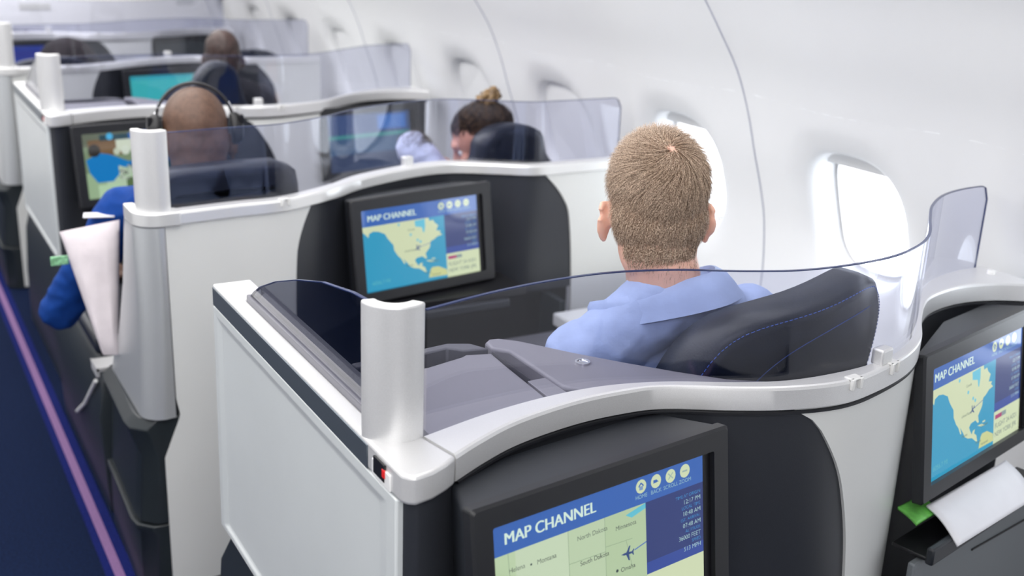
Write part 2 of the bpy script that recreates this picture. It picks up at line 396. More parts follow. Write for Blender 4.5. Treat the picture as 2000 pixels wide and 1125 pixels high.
def pl(p, x, y, r, ang):
    shape = [(1.0, 0), (0.6, 0.13), (0.25, 0.14), (-0.15, 0.85), (-0.35, 0.85), (-0.15, 0.14), (-0.6, 0.1), (-0.8, 0.35), (-0.95, 0.35), (-0.85, 0), (-0.95, -0.35), (-0.8, -0.35), (-0.6, -0.1), (-0.15, -0.14), (-0.35, -0.85), (-0.15, -0.85), (0.25, -0.14), (0.6, -0.13)]
    c, s_ = math.cos(ang + math.pi), math.sin(ang + math.pi)
    p.poly([(x + r * (a * c - b * s_), y + r * (a * s_ + b * c) * p.W / p.H) for a, b in shape], hx(24, 60, 120))
def local_map():
    p = Pic(960, 540, hx(178, 200, 160))
    for x0, x1, c in ((0, .1, (186, 208, 168)), (.1, .33, (196, 214, 182)), (.33, .5, (186, 206, 170))): p.rect(x0, .2, x1, 1, hx(*c))
    g = hx(140, 164, 130)
    for a, b in (((.07, .2), (.08, .6)), ((.33, .2), (.33, 1)), ((.33, .42), (.5, .43)), ((.33, .60), (.5, .62)), ((.5, .2), (.5, .62)), ((.5, .62), (.56, .7)), ((.2, .55), (.33, .55)), ((.2, .55), (.2, 1)), ((.05, .5), (.2, .55)), ((.5, .40), (.63, .41)), ((.60, .41), (.63, .62)), ((.33, .85), (.55, .86))): p.line(a, b, 2, g)
    p.poly([(.60, .24), (.70, .205), (.70, .24), (.63, .27)], hx(90, 190, 210)); p.circ(.19, .46, .012, hx(150, 220, 150))
    for x, y, t, c in ((.07, .33, 'Helena', 120), (.19, .34, 'Montana', 110), (.37, .29, 'North Dakota', 130), (.55, .32, 'Minnesota', 120), (.38, .46, 'South Dakota', 90), (.24, .58, 'Wyoming', 90), (.07, .58, 'Idaho', 90), (.41, .68, 'Nebraska', 80), (.57, .61, 'Omaha', 90), (.63, .77, 'Missouri', 80), (.10, .75, 'Salt Lake City', 80), (.25, .80, 'Colorado', 80), (.45, .84, 'Kansas', 80)):
        p.text(t, x, y, .030, hx(c * .7, c * .8, c * .7))
    p.circ(.165, .325, .004, hx(40, 60, 60)); p.circ(.553, .59, .006, hx(40, 60, 60))
    pl(p, .607, .50, .032, 0.08); p.line((.64, .495), (.70, .47), 4, hx(60, 100, 190))
    map_common(p)
    p.circ(.79, .80, .012, hx(40, 130, 140)); p.text('FLIGHT 24 A321', .715, .90, .04, hx(90, 110, 110))
    return p.image('state_map_page')
def movie_page():
    p = Pic(480, 270, hx(120, 140, 110))
    p.rect(0, 0, 1, .2, hx(96, 104, 84)); p.rect(.05, .10, .35, .35, hx(112, 84, 50)); p.rect(.30, .1, .5, .3, hx(200, 210, 190)); p.rect(.16, .03, .42, .12, hx(16, 60, 70))
    p.circ(.25, .06, .03, hx(60, 170, 220)); p.rect(.0, .6, 1, 1, hx(150, 176, 140)); p.rect(.18, .5, .42, .95, hx(176, 200, 170))
    p.rect(.50, 0, .66, .45, hx(12, 96, 190)); p.rect(.42, .03, .9, .12, hx(16, 90, 170)); p.circ(.57, .25, .09, hx(16, 110, 200))
    p.poly([(.02, .40), (.14, .30), (.24, .34), (.40, .47), (.46, .45), (.47, .52), (.36, .56), (.30, .52), (.30, .66), (.24, .76), (.10, .76), (.04, .6)], hx(12, 120, 190))
    p.circ(.10, .26, .055, hx(40, 36, 30)); p.circ(.38, .29, .04, hx(205, 215, 200)); p.circ(.30, .30, .03, hx(190, 200, 180))
    p.poly([(.46, .62), (.5, .45), (.68, .38), (.98, .40), (.98, .60), (.7, .66)], hx(16, 60, 70)); p.poly([(.55, .55), (.6, .44), (.8, .42), (.9, .5)], hx(12, 90, 150))
    p.circ(.76, .33, .05, hx(120, 160, 150)); p.circ(.72, .40, .03, hx(190, 190, 140))
    p.rect(.66, .68, .98, .94, hx(196, 226, 208)); p.rect(.1, .8, .3, 1, hx(176, 206, 170)); p.rect(.36, .72, .6, .92, hx(86, 110, 70))
    for i in range(120):
        p.circ(random.uniform(.3, .62), random.uniform(.5, .75), .007, hx(*[random.randint(70, 200)] * 3))
    return p.image('movie_page')
def cyan_page():
    p = Pic(480, 270, hx(70, 200, 196)); p.rect(0, .0, 1, .08, hx(50, 180, 190)); p.circ(.52, .62, .11, hx(90, 80, 60)); p.circ(.52, .65, .085, hx(190, 160, 110)); p.poly([(.32, 1), (.40, .86), (.64, .86), (.74, 1)], hx(40, 110, 130)); p.rect(.80, 0.02, .83, .5, hx(170, 190, 170))
    return p.image('cyan_page')
def blue_page():
    p = Pic(480, 270, hx(14, 52, 150)); p.rect(0, .55, 1, 1, hx(16, 96, 160))
    for i in range(6): p.rect(.08 + .14 * i, .62, .19 + .14 * i, .68, hx(40, 180, 190))
    p.rect(0, .1, 1, .3, hx(18, 40, 140))
    return p.image('blue_page')
def teal_page():
    p = Pic(480, 270, hx(20, 66, 120)); p.rect(0, .4, 1, 1, hx(24, 80, 120)); p.rect(0, .36, 1, .42, hx(40, 150, 140)); p.rect(0, .7, 1, 1, hx(16, 50, 90)); p.rect(.6, .05, .95, .3, hx(30, 110, 190))
    return p.image('teal_page')
def dim_page():
    p = Pic(480, 270, hx(16, 26, 26)); p.rect(.2, .5, .9, .9, hx(40, 54, 36)); return p.image('dim_page')
def screen_mat(name, im, k=1.0):
    m = bpy.data.materials.new(name); m.use_nodes = True; nt = m.node_tree; b = nt.nodes['Principled BSDF']
    tx = nt.nodes.new('ShaderNodeTexImage'); tx.image = im; tx.extension = 'EXTEND'
    b.inputs['Base Color'].default_value = (0.006, 0.007, 0.01, 1); b.inputs['Roughness'].default_value = 0.06; b.inputs['Specular IOR Level'].default_value = 0.9
    nt.links.new(tx.outputs[0], b.inputs['Emission Color']); b.inputs['Emission Strength'].default_value = k
    return m
IM = dict(world=world_map(), local=local_map(), movie=movie_page(), cyan=cyan_page(), blue=blue_page(), teal=teal_page(), dim=dim_page())
SM = {k: screen_mat('display_' + k, v, 0.85) for k, v in IM.items()}

def rrect(x0, z0, x1, z1, r, n=5):
    out = []
    for cx, cz, a0 in ((x1 - r, z1 - r, 0), (x0 + r, z1 - r, 90), (x0 + r, z0 + r, 180), (x1 - r, z0 + r, 270)):
        for i in range(n + 1):
            a = math.radians(a0 + 90 * i / n); out.append((cx + r * math.cos(a), cz + r * math.sin(a)))
    return out
def monitor(label, loc, yaw, page, wid=0.463, hgt=0.282, depth=0.13, tilt=-8, taper=.05):
    t = thing('seatback_monitor', label, 'monitor', loc, (math.radians(tilt), 0, math.radians(yaw)), 'seatback screens')
    # front bezel ring with recessed opening
    ox0, ox1, oz0, oz1 = 0.031, wid - 0.033, -0.252, -0.032
    out = rrect(0, -hgt, wid, 0, 0.006); out1 = rrect(0.004, -hgt + 0.004, wid - 0.004, -0.004, 0.006)
    inn = rrect(ox0, oz0, ox1, oz1, 0.003); n = len(out)
    def R(r, y): return [(x, y, z) for x, z in r]
    mb = MB(); mb.loft([R(out, 0.02), R(out, 0.004), R(out1, 0.0), R(inn, 0.0), R(inn, 0.012)], cap=False)
    obj('bezel', mb, BEZEL, t, sharp=30)
    hb = MB(); o2 = rrect(0.003, -hgt + 0.003, wid - 0.003, -0.003, 0.008); o3 = rrect(taper, -hgt + 0.015, wid - 0.03, -0.003, 0.008)
    hb.loft([R(o2, 0.014), R(o2, depth * 0.22), R(o3, depth)])
    obj('housing', hb, CHAR, t, sharp=40)
    d = MB(); d.box((ox0 - 0.004, 0.0085, oz0 - 0.004), (ox1 - 0.016, 0.013, oz1 + 0.004))
    do = obj('display', d, SM[page], t, smooth=False)
    uv = do.data.uv_layers.new(name='uv')
    for l in do.data.loops:
        co = do.data.vertices[l.vertex_index].co
        uv.data[l.index].uv = ((co.x - ox0) / (ox1 - 0.016 - ox0), (co.z - oz0) / (oz1 - oz0))
    obj('display_border', MB().box((ox1 - 0.016, 0.0084, oz0 - 0.004), (ox1 + 0.004, 0.013, oz1 + 0.004)), BLACK, t, smooth=False)
    return t

# ------------------------------------------------------------------ seat shells
RT = 1.0     # rim top height
class Curve:
    def __init__(s, pts, dy): s.p = spline(pts, 160) + [0, dy]
    def y(s, x): return float(np.interp(x, s.p[:, 0], s.p[:, 1]))
def panel(curve, xl, xr, z0, z1, inset, nz=44, nx=40, thick=0.012):
    """vertical skin that follows a plan curve between two boundaries xl(z), xr(z)"""
    g = []; gb = []
    for i in range(nz + 1):
        z = lerp(z0, z1, i / nz); a, b = xl(z), xr(z)
        g.append([(lerp(a, b, j / nx), curve.y(lerp(a, b, j / nx)) + inset, z) for j in range(nx + 1)])
        gb.append([(p[0], p[1] + thick, p[2]) for p in g[-1]])
    mb = MB(); mb.loft(g, cap=False, closed=False); mb.loft(gb[::-1], cap=False, closed=False)
    # edges
    mb.loft([g[-1], gb[-1]], cap=False, closed=False); mb.loft([gb[0], g[0]], cap=False, closed=False)
    mb.loft([[r[0] for r in gb], [r[0] for r in g]], cap=False, closed=False); mb.loft([[r[-1] for r in g], [r[-1] for r in gb]], cap=False, closed=False)
    return mb
def const(c): return lambda z: c
def tab(zs, xs):
    q = spline(list(zip(zs, xs)), 120); return lambda z: interp(z, q[:, 0], q[:, 1])
def rim_mesh(inner, outer, x0i, x0o, x1i, x1o, zt=RT, h=0.040, n=110):
    mb = MB(); rings = []
    for k in range(n + 1):
        t = k / n; xi = lerp(x0i, x1i, t); xo = lerp(x0o, x1o, t)
        I = Vector((xi, inner.y(xi), 0)); O = Vector((xo, outer.y(xo), 0)); d = (O - I).normalized(); b = min(0.006, (O - I).length * .2)
        pr = [(I, zt - h), (I, zt - 0.002), (I + d * 0.002, zt), (O - d * b, zt), (O - d * b * 0.4, zt - b * 0.3), (O, zt - b), (O, zt - h + 0.002), (O - d * 0.003, zt - h)]
        rings.append([(p.x, p.y, z) for p, z in pr])
    return mb.loft(rings)
def glass_sheet(path, z0, ztop, thick=0.005, corner_end=0.0, n=None):
    """path: plan points; ztop(t) gives top height; returns pane, edge"""
    P = np.array(path); N = len(P); T = np.gradient(P, axis=0); T /= np.linalg.norm(T, axis=1)[:, None]; Nn = np.c_[-T[:, 1], T[:, 0]] * thick / 2
    mb = MB(); ed = MB()
    A = P + Nn; B = P - Nn; top = [ztop(i / (N - 1)) for i in range(N)]
    NZ = 8
    for Q, rev in ((A, False), (B, True)):
        g = [[(Q[i][0], Q[i][1], lerp(z0, top[i], k / NZ)) for i in range(N)] for k in range(NZ + 1)]
        mb.loft(g[::-1] if rev else g, cap=False, closed=False)
    prev = []
    ringsE = [[(A[i][0], A[i][1], top[i]), (B[i][0], B[i][1], top[i]), (B[i][0], B[i][1], top[i] + 0.0016), (A[i][0], A[i][1], top[i] + 0.0016)] for i in range(N)]
    ed.loft(ringsE)
    for i in (N - 1,):
        ed.add([(A[i][0], A[i][1], z0), (B[i][0], B[i][1], z0), (B[i][0], B[i][1], top[i]), (A[i][0], A[i][1], top[i])], [(0, 1, 2, 3)])
    return mb, ed
GH = 0.178
def post_mesh(x, y):
    """concave channel post, convex towards the cabin rear-left"""
    out = []; inn = []
    c = Vector((x + 0.0345, y + 0.052)); n = 14
    a0, a1 = math.radians(172), math.radians(306)
    ring = []
    ro, ri = 0.0465, 0.026
    for i in range(n + 1):
        a = lerp(a0, a1, i / n); ring.append((c.x + ro * math.cos(a) * 1.0, c.y + ro * math.sin(a)))
    for i in range(n + 1):
        a = lerp(a1, a0, i / n); ring.append((c.x + ri * math.cos(a), c.y + ri * math.sin(a)))
    mb = MB(); mb.loft([[(p[0], p[1], z) for p in ring] for z in (0.985, 1.05, 1.12, 1.190)]); return mb
def notch(x, y, ang, parent):
    """small n-shaped milky retainer on the outer edge of the rim"""
    mb = MB(); mb.box((-0.013, -0.006, 0.0), (0.013, 0.012, 0.0035)).box((-0.013, -0.0075, -0.016), (-0.006, -0.001, 0.0035)).box((0.006, -0.0075, -0.016), (0.013, -0.001, 0.0035))
    o = obj('retainer_clip', mb, FROST, parent, bevel=0.0015); o.location = (x, y, RT - 0.0015); o.rotation_euler = (0, 0, ang); o['label'] = 'milky plastic clip notched into the rim'
def clip(x, y, ang, parent):
    mb = MB(); mb.box((-0.016, -0.012, -0.002), (0.016, 0.010, 0.026))
    o = obj('glass_clip', mb, SILVER, parent, bevel=0.004, seg=3); o.location = (x, y, RT); o.rotation_euler = (0, 0, ang)
    o2 = None
def slope(c, x): return math.atan2(c.y(x + .01) - c.y(x - .01), 0.02)

NI = [(.58, 1.206), (.705, 1.237), (.814, 1.251), (.914, 1.248), (1.01, 1.221), (1.108, 1.172), (1.193, 1.142), (1.302, 1.133), (1.394, 1.142), (1.485, 1.172), (1.56, 1.216), (1.65, 1.290), (1.74, 1.36), (1.84, 1.415), (1.938, 1.44), (2.04, 1.44)]
NO = [(.585, 1.128), (.667, 1.170), (.74, 1.198), (.843, 1.217), (.93, 1.218), (1.0, 1.205), (1.095, 1.153), (1.176, 1.118), (1.267, 1.099), (1.358, 1.11), (1.46, 1.14), (1.542, 1.184), (1.621, 1.25), (1.70, 1.31), (1.77, 1.346), (1.87, 1.362), (1.96, 1.345), (2.04, 1.30)]
AI = [(.56, 2.552), (.734, 2.575), (.867, 2.587), (1.017, 2.664), (1.14, 2.752), (1.329, 2.828), (1.45, 2.839), (1.557, 2.785), (1.662, 2.725), (1.784, 2.72), (1.963, 2.723), (2.04, 2.725)]
AO = [(.50, 2.512), (.585, 2.516), (.734, 2.535), (.867, 2.548), (1.017, 2.622), (1.14, 2.708), (1.329, 2.786), (1.45, 2.795), (1.557, 2.742), (1.662, 2.684), (1.784, 2.680), (1.963, 2.683), (2.04, 2.685)]

def make_suite(dy, words, detail=True, end=2.035, clipx=1.385, notches=(1.292, 1.402)):
    """single-suite row: aisle console at the left, bulge round the seat, two monitor niches behind"""
    I = Curve(NI, dy); O = Curve(NO, dy)
    sh = thing('seat_shell', 'silver rimmed S-curved seat shell ' + words['shell'], 'seat shell', (0, dy, 0), (0, 0, 0), 'seat shells')
    def P(o): o.location = o.location - Vector((0, dy, 0)); return o
    P(obj('rim', rim_mesh(I, O, 0.592, 0.606, end, end), SILVER, sh, sharp=24))
    # pale skin round the bulge, dark niches either side
    zb = [0.0, .30, .615, .798, .902, .945, .962]; xb = [1.375, 1.372, 1.350, 1.304, 1.249, 1.212, 1.180]
    P(obj('bulge_panel', panel(O, tab(zb, xb), const(1.556), 0.05, RT - 0.0405, 0.004), SHELLW, sh))
    P(obj('niche_panel', panel(O, const(0.60), tab(zb, [x + 0.004 for x in xb]), 0.05, RT - 0.0405, 0.010), NICHE, sh))
    P(obj('niche_panel', panel(O, const(1.552), const(end - .01), 0.05, RT - 0.0405, 0.008), NICHE, sh))
    P(obj('rim_gasket', rim_mesh(I, O, 0.60, 0.612, end - .005, end - .005, RT - 0.0405, 0.004), RUBBER, sh))
    # corner cap: aisle end of the rim
    cap = [(.519, 1.275)] + [(.519, 1.15)] + [(.519 + .022 * (1 - math.cos(a)), 1.128 - .022 * math.sin(a)) for a in np.linspace(0.2, 1.25, 7)] + [(.560, 1.112), (.585, 1.124), (.604, 1.1365), (.5905, 1.209), (.56, 1.209), (.548, 1.24), (.548, 1.275)]
    P(obj('corner_cap', MB().prism([(x, y + dy) for x, y in cap], RT - 0.041, RT), SILVER, sh, bevel=0.005, seg=3, sharp=40))
    # dark rounded corner column under the cap
    col = [(.526, 1.20)] + [(.526 + .026 * (1 - math.cos(a)), 1.146 - .026 * math.sin(a)) for a in np.linspace(0, 1.3, 8)] + [(.575, 1.128), (.612, 1.152), (.612, 1.20)]
    P(obj('corner_column', MB().prism([(x, y + dy) for x, y in col], 0.05, RT - 0.041), NICHE, sh, sharp=50))
    P(obj('post', post_mesh(.532, 1.195 + dy), SILVER, sh, bevel=0.0035, seg=3, sharp=50))
    for nx in notches:
        o = notch(nx, O.y(nx) + 0.002 - dy, slope(O, nx), sh)
    P(obj('rim_stud', MB().loft([[(2.005 + r * math.cos(a), 1.395 + dy + r * math.sin(a), z) for a in np.linspace(0, 6.283, 20, endpoint=False)] for r, z in ((.009, RT - .001), (.009, RT + .005), (.006, RT + .008))]), FROST, sh))
    # glass along the rim
    gs = thing('privacy_screen', 'curved smoke tinted glass screen ' + words['glass'], 'glass screen', (0, dy, 0), (0, 0, 0), 'tinted glass screens')
    path = [(x, I.y(x)) for x in np.r_[np.linspace(0.594, 1.5, 70), np.linspace(1.51, min(2.012, end - .02), 50)]]
    L = len(path)
    def top(t):
        u = (1 - t) * 1.75
        r = 0.03
        return RT + GH - (r - math.sqrt(max(0, r * r - (r - u) ** 2)) if u < r else 0)
    a, e = glass_sheet(path, RT - 0.004, top)
    P(obj('pane', a, GLASS, gs)); P(obj('top_edge', e, GEDGE, gs, smooth=False))
    clip(clipx, I.y(clipx) - dy - 0.006, slope(I, clipx), gs)
    # ---- aisle console
    co = thing('aisle_console', 'grey aisle console ' + words['console'], 'console', (0, dy, 0), (0, 0, 0), 'aisle consoles')
    rail = [(.519, 1.268), (.519, 1.962), (.592, 1.962), (.592, 1.90), (.548, 1.845), (.548, 1.268)]
    P(obj('rail', MB().prism([(x, y + dy) for x, y in rail], RT - 0.041, RT), SILVER, co, bevel=0.004, seg=3, sharp=40))
    P(obj('rail_reflection_strip', MB().box((.5172, 1.225 + dy, RT - .040), (.5200, 1.958 + dy, RT - .005)), mat('dark_reflection_metal', (.16, .19, .22), .38, .7, noise=.06, nscale=700), co, bevel=.001))  # darker strip: the dark floor's reflection in the silver rail, put into colour
    side = MB()
    def sp(y, z, d): return (.523 - d, y + dy, z)
    o_ = [(1.135, .957), (1.965, .957), (1.985, .482), (1.135, .482)]
    i_ = [(1.195, .925), (1.925, .925), (1.940, .50), (1.195, .50)]
    side.loft([[sp(y, z, -0.01) for y, z in o_], [sp(y, z, 0.004) for y, z in o_], [sp(lerp(a[0], b[0], .5), lerp(a[1], b[1], .5), 0.004) for a, b in zip(o_, i_)], [sp(y, z, -0.001) for y, z in i_]])
    P(obj('side_panel', side, SIDEP, co, bevel=0.003, sharp=3, seg=3))
    P(obj('front_panel', MB().box((.530, 1.955 + dy, .482), (.615, 1.972 + dy, .957)), SIDEP, co, bevel=0.003))
    P(obj('inner_panel', MB().box((.605, 1.26 + dy, .30), (.615, 1.955 + dy, .985)), CONSD, co))
    P(obj('inner_ledge', MB().prism([(x, y + dy) for x, y in [(.562, 1.22), (.562, 1.84), (.594, 1.90), (.612, 1.90), (.612, 1.22)]], .965, .990), CONSD, co, bevel=0.003))
    P(obj('glass_seat_strip', MB().box((.5465, 1.272 + dy, .98), (.5615, 1.842 + dy, 1.012)), mat('strip_grey', (.17, .17, .20), .4), co, bevel=0.002))
    base = MB()
    for yy in (0,):
        rings = []
        for z, xo, y0, y1 in ((0.0, .50, 1.16, 2.03), (.22, .505, 1.15, 2.05), (.40, .515, 1.14, 2.035), (.48, .528, 1.14, 1.985)):
            rings.append([(xo, y0 + dy, z), (xo, y1 - .05 + dy, z), (xo + .03, y1 + dy, z), (.66, y1 + dy, z), (.66, y0 + dy, z)])
        base.loft(rings)
    P(obj('base', base, SEATDK, co, bevel=0.004, sharp=25))
    # latch in the rail
    la = obj('latch', MB().box((.5165, 1.150, .961), (.5195, 1.208, .985)), WHITE, co, bevel=0.003)
    lb = obj('release_button', MB().box((.5155, 1.166, .968), (.5185, 1.200, .992)), BLACK, la)
    lc = obj('release_tab', MB().box((.5148, 1.164, .974), (.5175, 1.172, .986)), RED, la, bevel=.001); lc['label'] = 'red release tab'
    # glass along the aisle
    gl = thing('aisle_glass', 'dark tinted glass rising from the rail of the aisle console ' + words['aisle'], 'glass screen', (0, dy, 0), (0, 0, 0), 'dark aisle glass')
    ys = np.linspace(1.272, 1.842, 60)
    zp_y = [1.283, 1.355, 1.475, 1.589, 1.691, 1.777, 1.82, 1.842]; zp_z = [1.168, 1.162, 1.142, 1.112, 1.079, 1.044, 1.020, 0.998]
    a, e = glass_sheet([(.554, y + dy) for y in ys], 1.008, lambda t: max(1.009, interp(lerp(1.272, 1.842, t), zp_y, zp_z)), thick=0.006)
    P(obj('pane', a, GLASSD, gl)); P(obj('top_edge', e, GEDGE, gl, smooth=False))
    # ---- console top: lid, pocket, curved armrest with slot
    zt = 0.985
    lid = [(.612, 1.222)] + [(x, I.y(x) - dy + 0.004) for x in np.linspace(.64, .826, 8)] + [(.829, 1.29), (.836, 1.40), (.842, 1.468), (.800, 1.480), (.79, 1.474), (.72, 1.457), (.612, 1.458)]
    P(obj('console_lid', MB().prism([(x, y + dy) for x, y in lid], .955, zt), CONS, co, bevel=0.003, sharp=50))
    P(obj('lid_front', MB().prism([(x, y + dy) for x, y in [(.612, 1.455), (.72, 1.455), (.80, 1.478), (.84, 1.470), (.84, 1.30), (.612, 1.25)]], .42, .953), CONSD, co, bevel=0.004))
    pk = MB(); pk.prism([(x, y + dy) for x, y in [(.612, 1.512), (.735, 1.522), (.79, 1.528), (.825, 1.512), (.842, 1.478), (.80, 1.488), (.78, 1.508), (.735, 1.502), (.612, 1.492)]], .88, .990)
    P(obj('pocket_lip', pk, CONSD, co, bevel=0.003))
    P(obj('pocket_floor', MB().prism([(x, y + dy) for x, y in [(.612, 1.456), (.80, 1.48), (.84, 1.478), (.80, 1.52), (.612, 1.51)]], .86, .885), BLACK, co))
    arm = [(.866, 1.290)] + [(x, I.y(x) - dy + 0.004) for x in np.linspace(.90, 1.19, 12)] + [(1.20, 1.152), (1.12, 1.205), (1.068, 1.262), (1.014, 1.330), (.961, 1.402), (.93, 1.450), (.905, 1.488), (.880, 1.512), (.862, 1.515), (.850, 1.505), (.8455, 1.475), (.8665, 1.452), (.866, 1.335)]
    P(obj('armrest', MB().prism([(x, y + dy) for x, y in arm], .90, zt + 0.006), CONS, co, bevel=0.006, seg=3, sharp=50))
    P(obj('armrest_side', MB().prism([(x, y + dy) for x, y in [(.88, 1.29), (1.11, 1.19), (1.05, 1.262), (.955, 1.39), (.90, 1.48), (.87, 1.50), (.86, 1.30)]], .40, .905), CONSD, co, bevel=0.004))
    brd = [(.8295, 1.252), (.8665, 1.256), (.8665, 1.340), (.8345, 1.340)]
    P(obj('console_joint', MB().prism([(x, y + dy) for x, y in brd], .955, zt + 0.001), CONS, co, bevel=0.001, sharp=50))
    slot = MB(); slot.add([(.8385, 1.342 + dy, zt + .004), (.8420, 1.468 + dy, zt + .004), (.8645, 1.452 + dy, zt - .030), (.8645, 1.342 + dy, zt - .030), (.8385, 1.342 + dy, .90), (.8420, 1.468 + dy, .90), (.8645, 1.452 + dy, .90), (.8645, 1.342 + dy, .90)],
                        [(0, 1, 2, 3), (7, 6, 5, 4), (0, 4, 5, 1), (1, 5, 6, 2), (2, 6, 7, 3), (3, 7, 4, 0)])
    P(obj('slot', slot, CONSD, co, smooth=False, bevel=0.001))
    def disc(name, x, y, z, r, h, m, rot=None):
        mb = MB(); mb.loft([[(rr * math.cos(a), rr * math.sin(a), zz) for a in np.linspace(0, 6.283, 24, endpoint=False)] for rr, zz in ((r, 0), (r, h), (r * .72, h), (r * .66, h * .5), (r * .3, h * .6))])
        o = obj(name, mb, m, co, sharp=30); o.location = (x, y, z)
        if rot: o.rotation_euler = rot
        return o
    disc('reading_light_button', .947, 1.356, zt + .006, .0125, .003, CHROME)
    disc('audio_jack', .853, 1.440, zt - .010, .006, .002, BLACK, (0, math.radians(55), 0))
    return sh, co, I, O

def make_double(dy, words, end=2.035, wing=True, clipx=1.315, notches=(.862,)):
    """two-seat row: bulges behind the aisle and window seats, one monitor niche between"""
    I = Curve(AI, dy); O = Curve(AO, dy)
    sh = thing('seat_shell', 'white seat shell ' + words['shell'], 'seat shell', (0, dy, 0), (0, 0, 0), 'seat shells')
    def P(o): o.location = o.location - Vector((0, dy, 0)); return o
    P(obj('rim', rim_mesh(I, O, 0.585, 0.575, end, end, h=.031), mat('pale_silver_rim', (0.84, 0.84, 0.83), 0.32, 0.45, noise=0.03, nscale=900), sh, sharp=24))
    zs = [0, .5, .8, .9, 1.0]
    P(obj('rear_panel', panel(O, (lambda z: interp(z, [0, .38, .49, .53, 1.0], [.530, .530, .574, .566, .564])), tab(zs, [.885, .887, .892, .908, .960]), 0.01, RT - 0.0315, 0.006), SHELLW, sh))
    P(obj('niche_panel', panel(O, tab(zs, [.885, .887, .892, .908, .960]), tab(zs, [1.82, 1.82, 1.80, 1.765, 1.67]), .61, RT - 0.0315, 0.012), NICHE, sh))
    P(obj('rear_panel', panel(O, tab(zs, [1.82, 1.82, 1.80, 1.765, 1.67]), const(end), .50, RT - 0.0315, 0.006), SHELLW, sh))
    # silver aisle wing with rounded corner, widening downwards
    RS = mat('wing_silver', (0.66, 0.68, 0.69), 0.33, 0.55, noise=0.04, nscale=900, bump=0.03, bscale=1400)
    def ringw(z, yfront, xo=.498, y0=2.512):
        r = .055; pts = [(.562, y0 + .004)] + [(xo + r - r * math.sin(a), y0 + r - r * math.cos(a)) for a in np.linspace(0.05, math.pi / 2, 9)] + [(xo, yfront), (xo + .02, yfront + .004), (xo + .02, y0 + .075), (.562, y0 + .03)]
        return [(x, y + dy, z) for x, y in pts]
    wg = MB(); wg.loft([ringw(.487, 2.895, .486), ringw(.52, 2.88, .488), ringw(.62, 2.80, .493), ringw(.78, 2.72), ringw(.966, 2.645)])
    P(obj('aisle_wing', wg, RS, sh, sharp=50))
    wc = [(.497, 2.645)] + [(.497 + .055 - .055 * math.sin(a), 2.510 + .055 - .055 * math.cos(a)) for a in np.linspace(math.pi / 2, 0, 8)] + [(.60, 2.512), (.60, 2.560), (.545, 2.575), (.520, 2.645)]
    P(obj('corner_cap', MB().prism([(x, y + dy) for x, y in wc], .967, RT + 0.001), MATS['pale_silver_rim'], sh, bevel=0.004, seg=3, sharp=40))
    P(obj('post', post_mesh(.522, 2.515 + dy), SILVER, sh, bevel=0.0035, seg=3, sharp=50))
    # dark flared base on the aisle side, in two tiers
    def rb(z, xo, y1):
        return [(x, y + dy, z) for x, y in [(.566 if z > .4 else .522, 2.522), (xo + .04, 2.525), (xo + .006, 2.56), (xo, 2.60), (xo + .01, y1), (xo + .06, y1 + .02), (.60, y1 + .02), (.60, 2.53)]]
    P(obj('aisle_base', MB().loft([rb(.485, .478, 2.93), rb(.460, .452, 2.93), rb(.445, .458, 2.93), rb(.38, .476, 2.93), rb(.20, .462, 2.93)]), SEATDK, sh, sharp=35, bevel=0.003))
    P(obj('aisle_base', MB().loft([rb(.196, .452, 2.95), rb(.18, .452, 2.95), rb(.17, .460, 2.95), rb(0.0, .458, 2.95)]), SEATDK, sh, sharp=35, bevel=0.003))
    for nx in notches: notch(nx, O.y(nx) + .003 - dy, slope(O, nx), sh)
    gs = thing('privacy_screen', 'curved smoke tinted glass screen ' + words['glass'], 'glass screen', (0, dy, 0), (0, 0, 0), 'tinted glass screens')
    xe = min(1.985, end - .02)
    path = [(x, I.y(x)) for x in np.linspace(0.59, xe, 120)]
    def top(t):
        u = (1 - t) * 1.45; r = .03
        return RT + GH - (r - math.sqrt(max(0, r * r - (r - u) ** 2)) if u < r else 0)
    a, e = glass_sheet(path, RT - .004, top)
    P(obj('pane', a, GLASS, gs)); P(obj('top_edge', e, GEDGE, gs, smooth=False))
    clip(clipx, I.y(clipx) - dy - .008, slope(I, clipx), gs)
    # footwell, tray slot and ledges below the monitor
    fw = thing('footwell', 'dark footwell with tray slot under the monitor ' + words['foot'], 'footwell', (0, dy, 0), (0, 0, 0), 'footwells under the monitors')
    P(obj('tray_slot', MB().box((1.09, 2.535 + dy, .664), (1.56, 2.70 + dy, .686)), BLACK, fw, bevel=.003))
    P(obj('tray_table', MB().box((1.16, 2.52 + dy, .640), (1.50, 2.75 + dy, .662)), CHAR, fw, bevel=.004))
    P(obj('footwell_shade_panel', panel(O, const(.89), const(1.815), .40, .607, .03), BLACK, fw))  # black sheet standing in for the shade of the open footwell
    P(obj('footwell_wall', MB().box((.88, 2.60 + dy, .0), (.90, 3.3 + dy, .62)).box((1.72, 2.60 + dy, .0), (1.74, 3.3 + dy, .60)).box((.88, 3.28 + dy, 0), (1.74, 3.3 + dy, .62)).box((.88, 2.72 + dy, .60), (1.74, 3.3 + dy, .62)), SEATDK, fw))
    P(obj('ottoman', MB().box((.98, 2.7 + dy, .0), (1.66, 3.2 + dy, .36)), LEATHER, fw, bevel=.03, seg=3))
    return sh, I, O

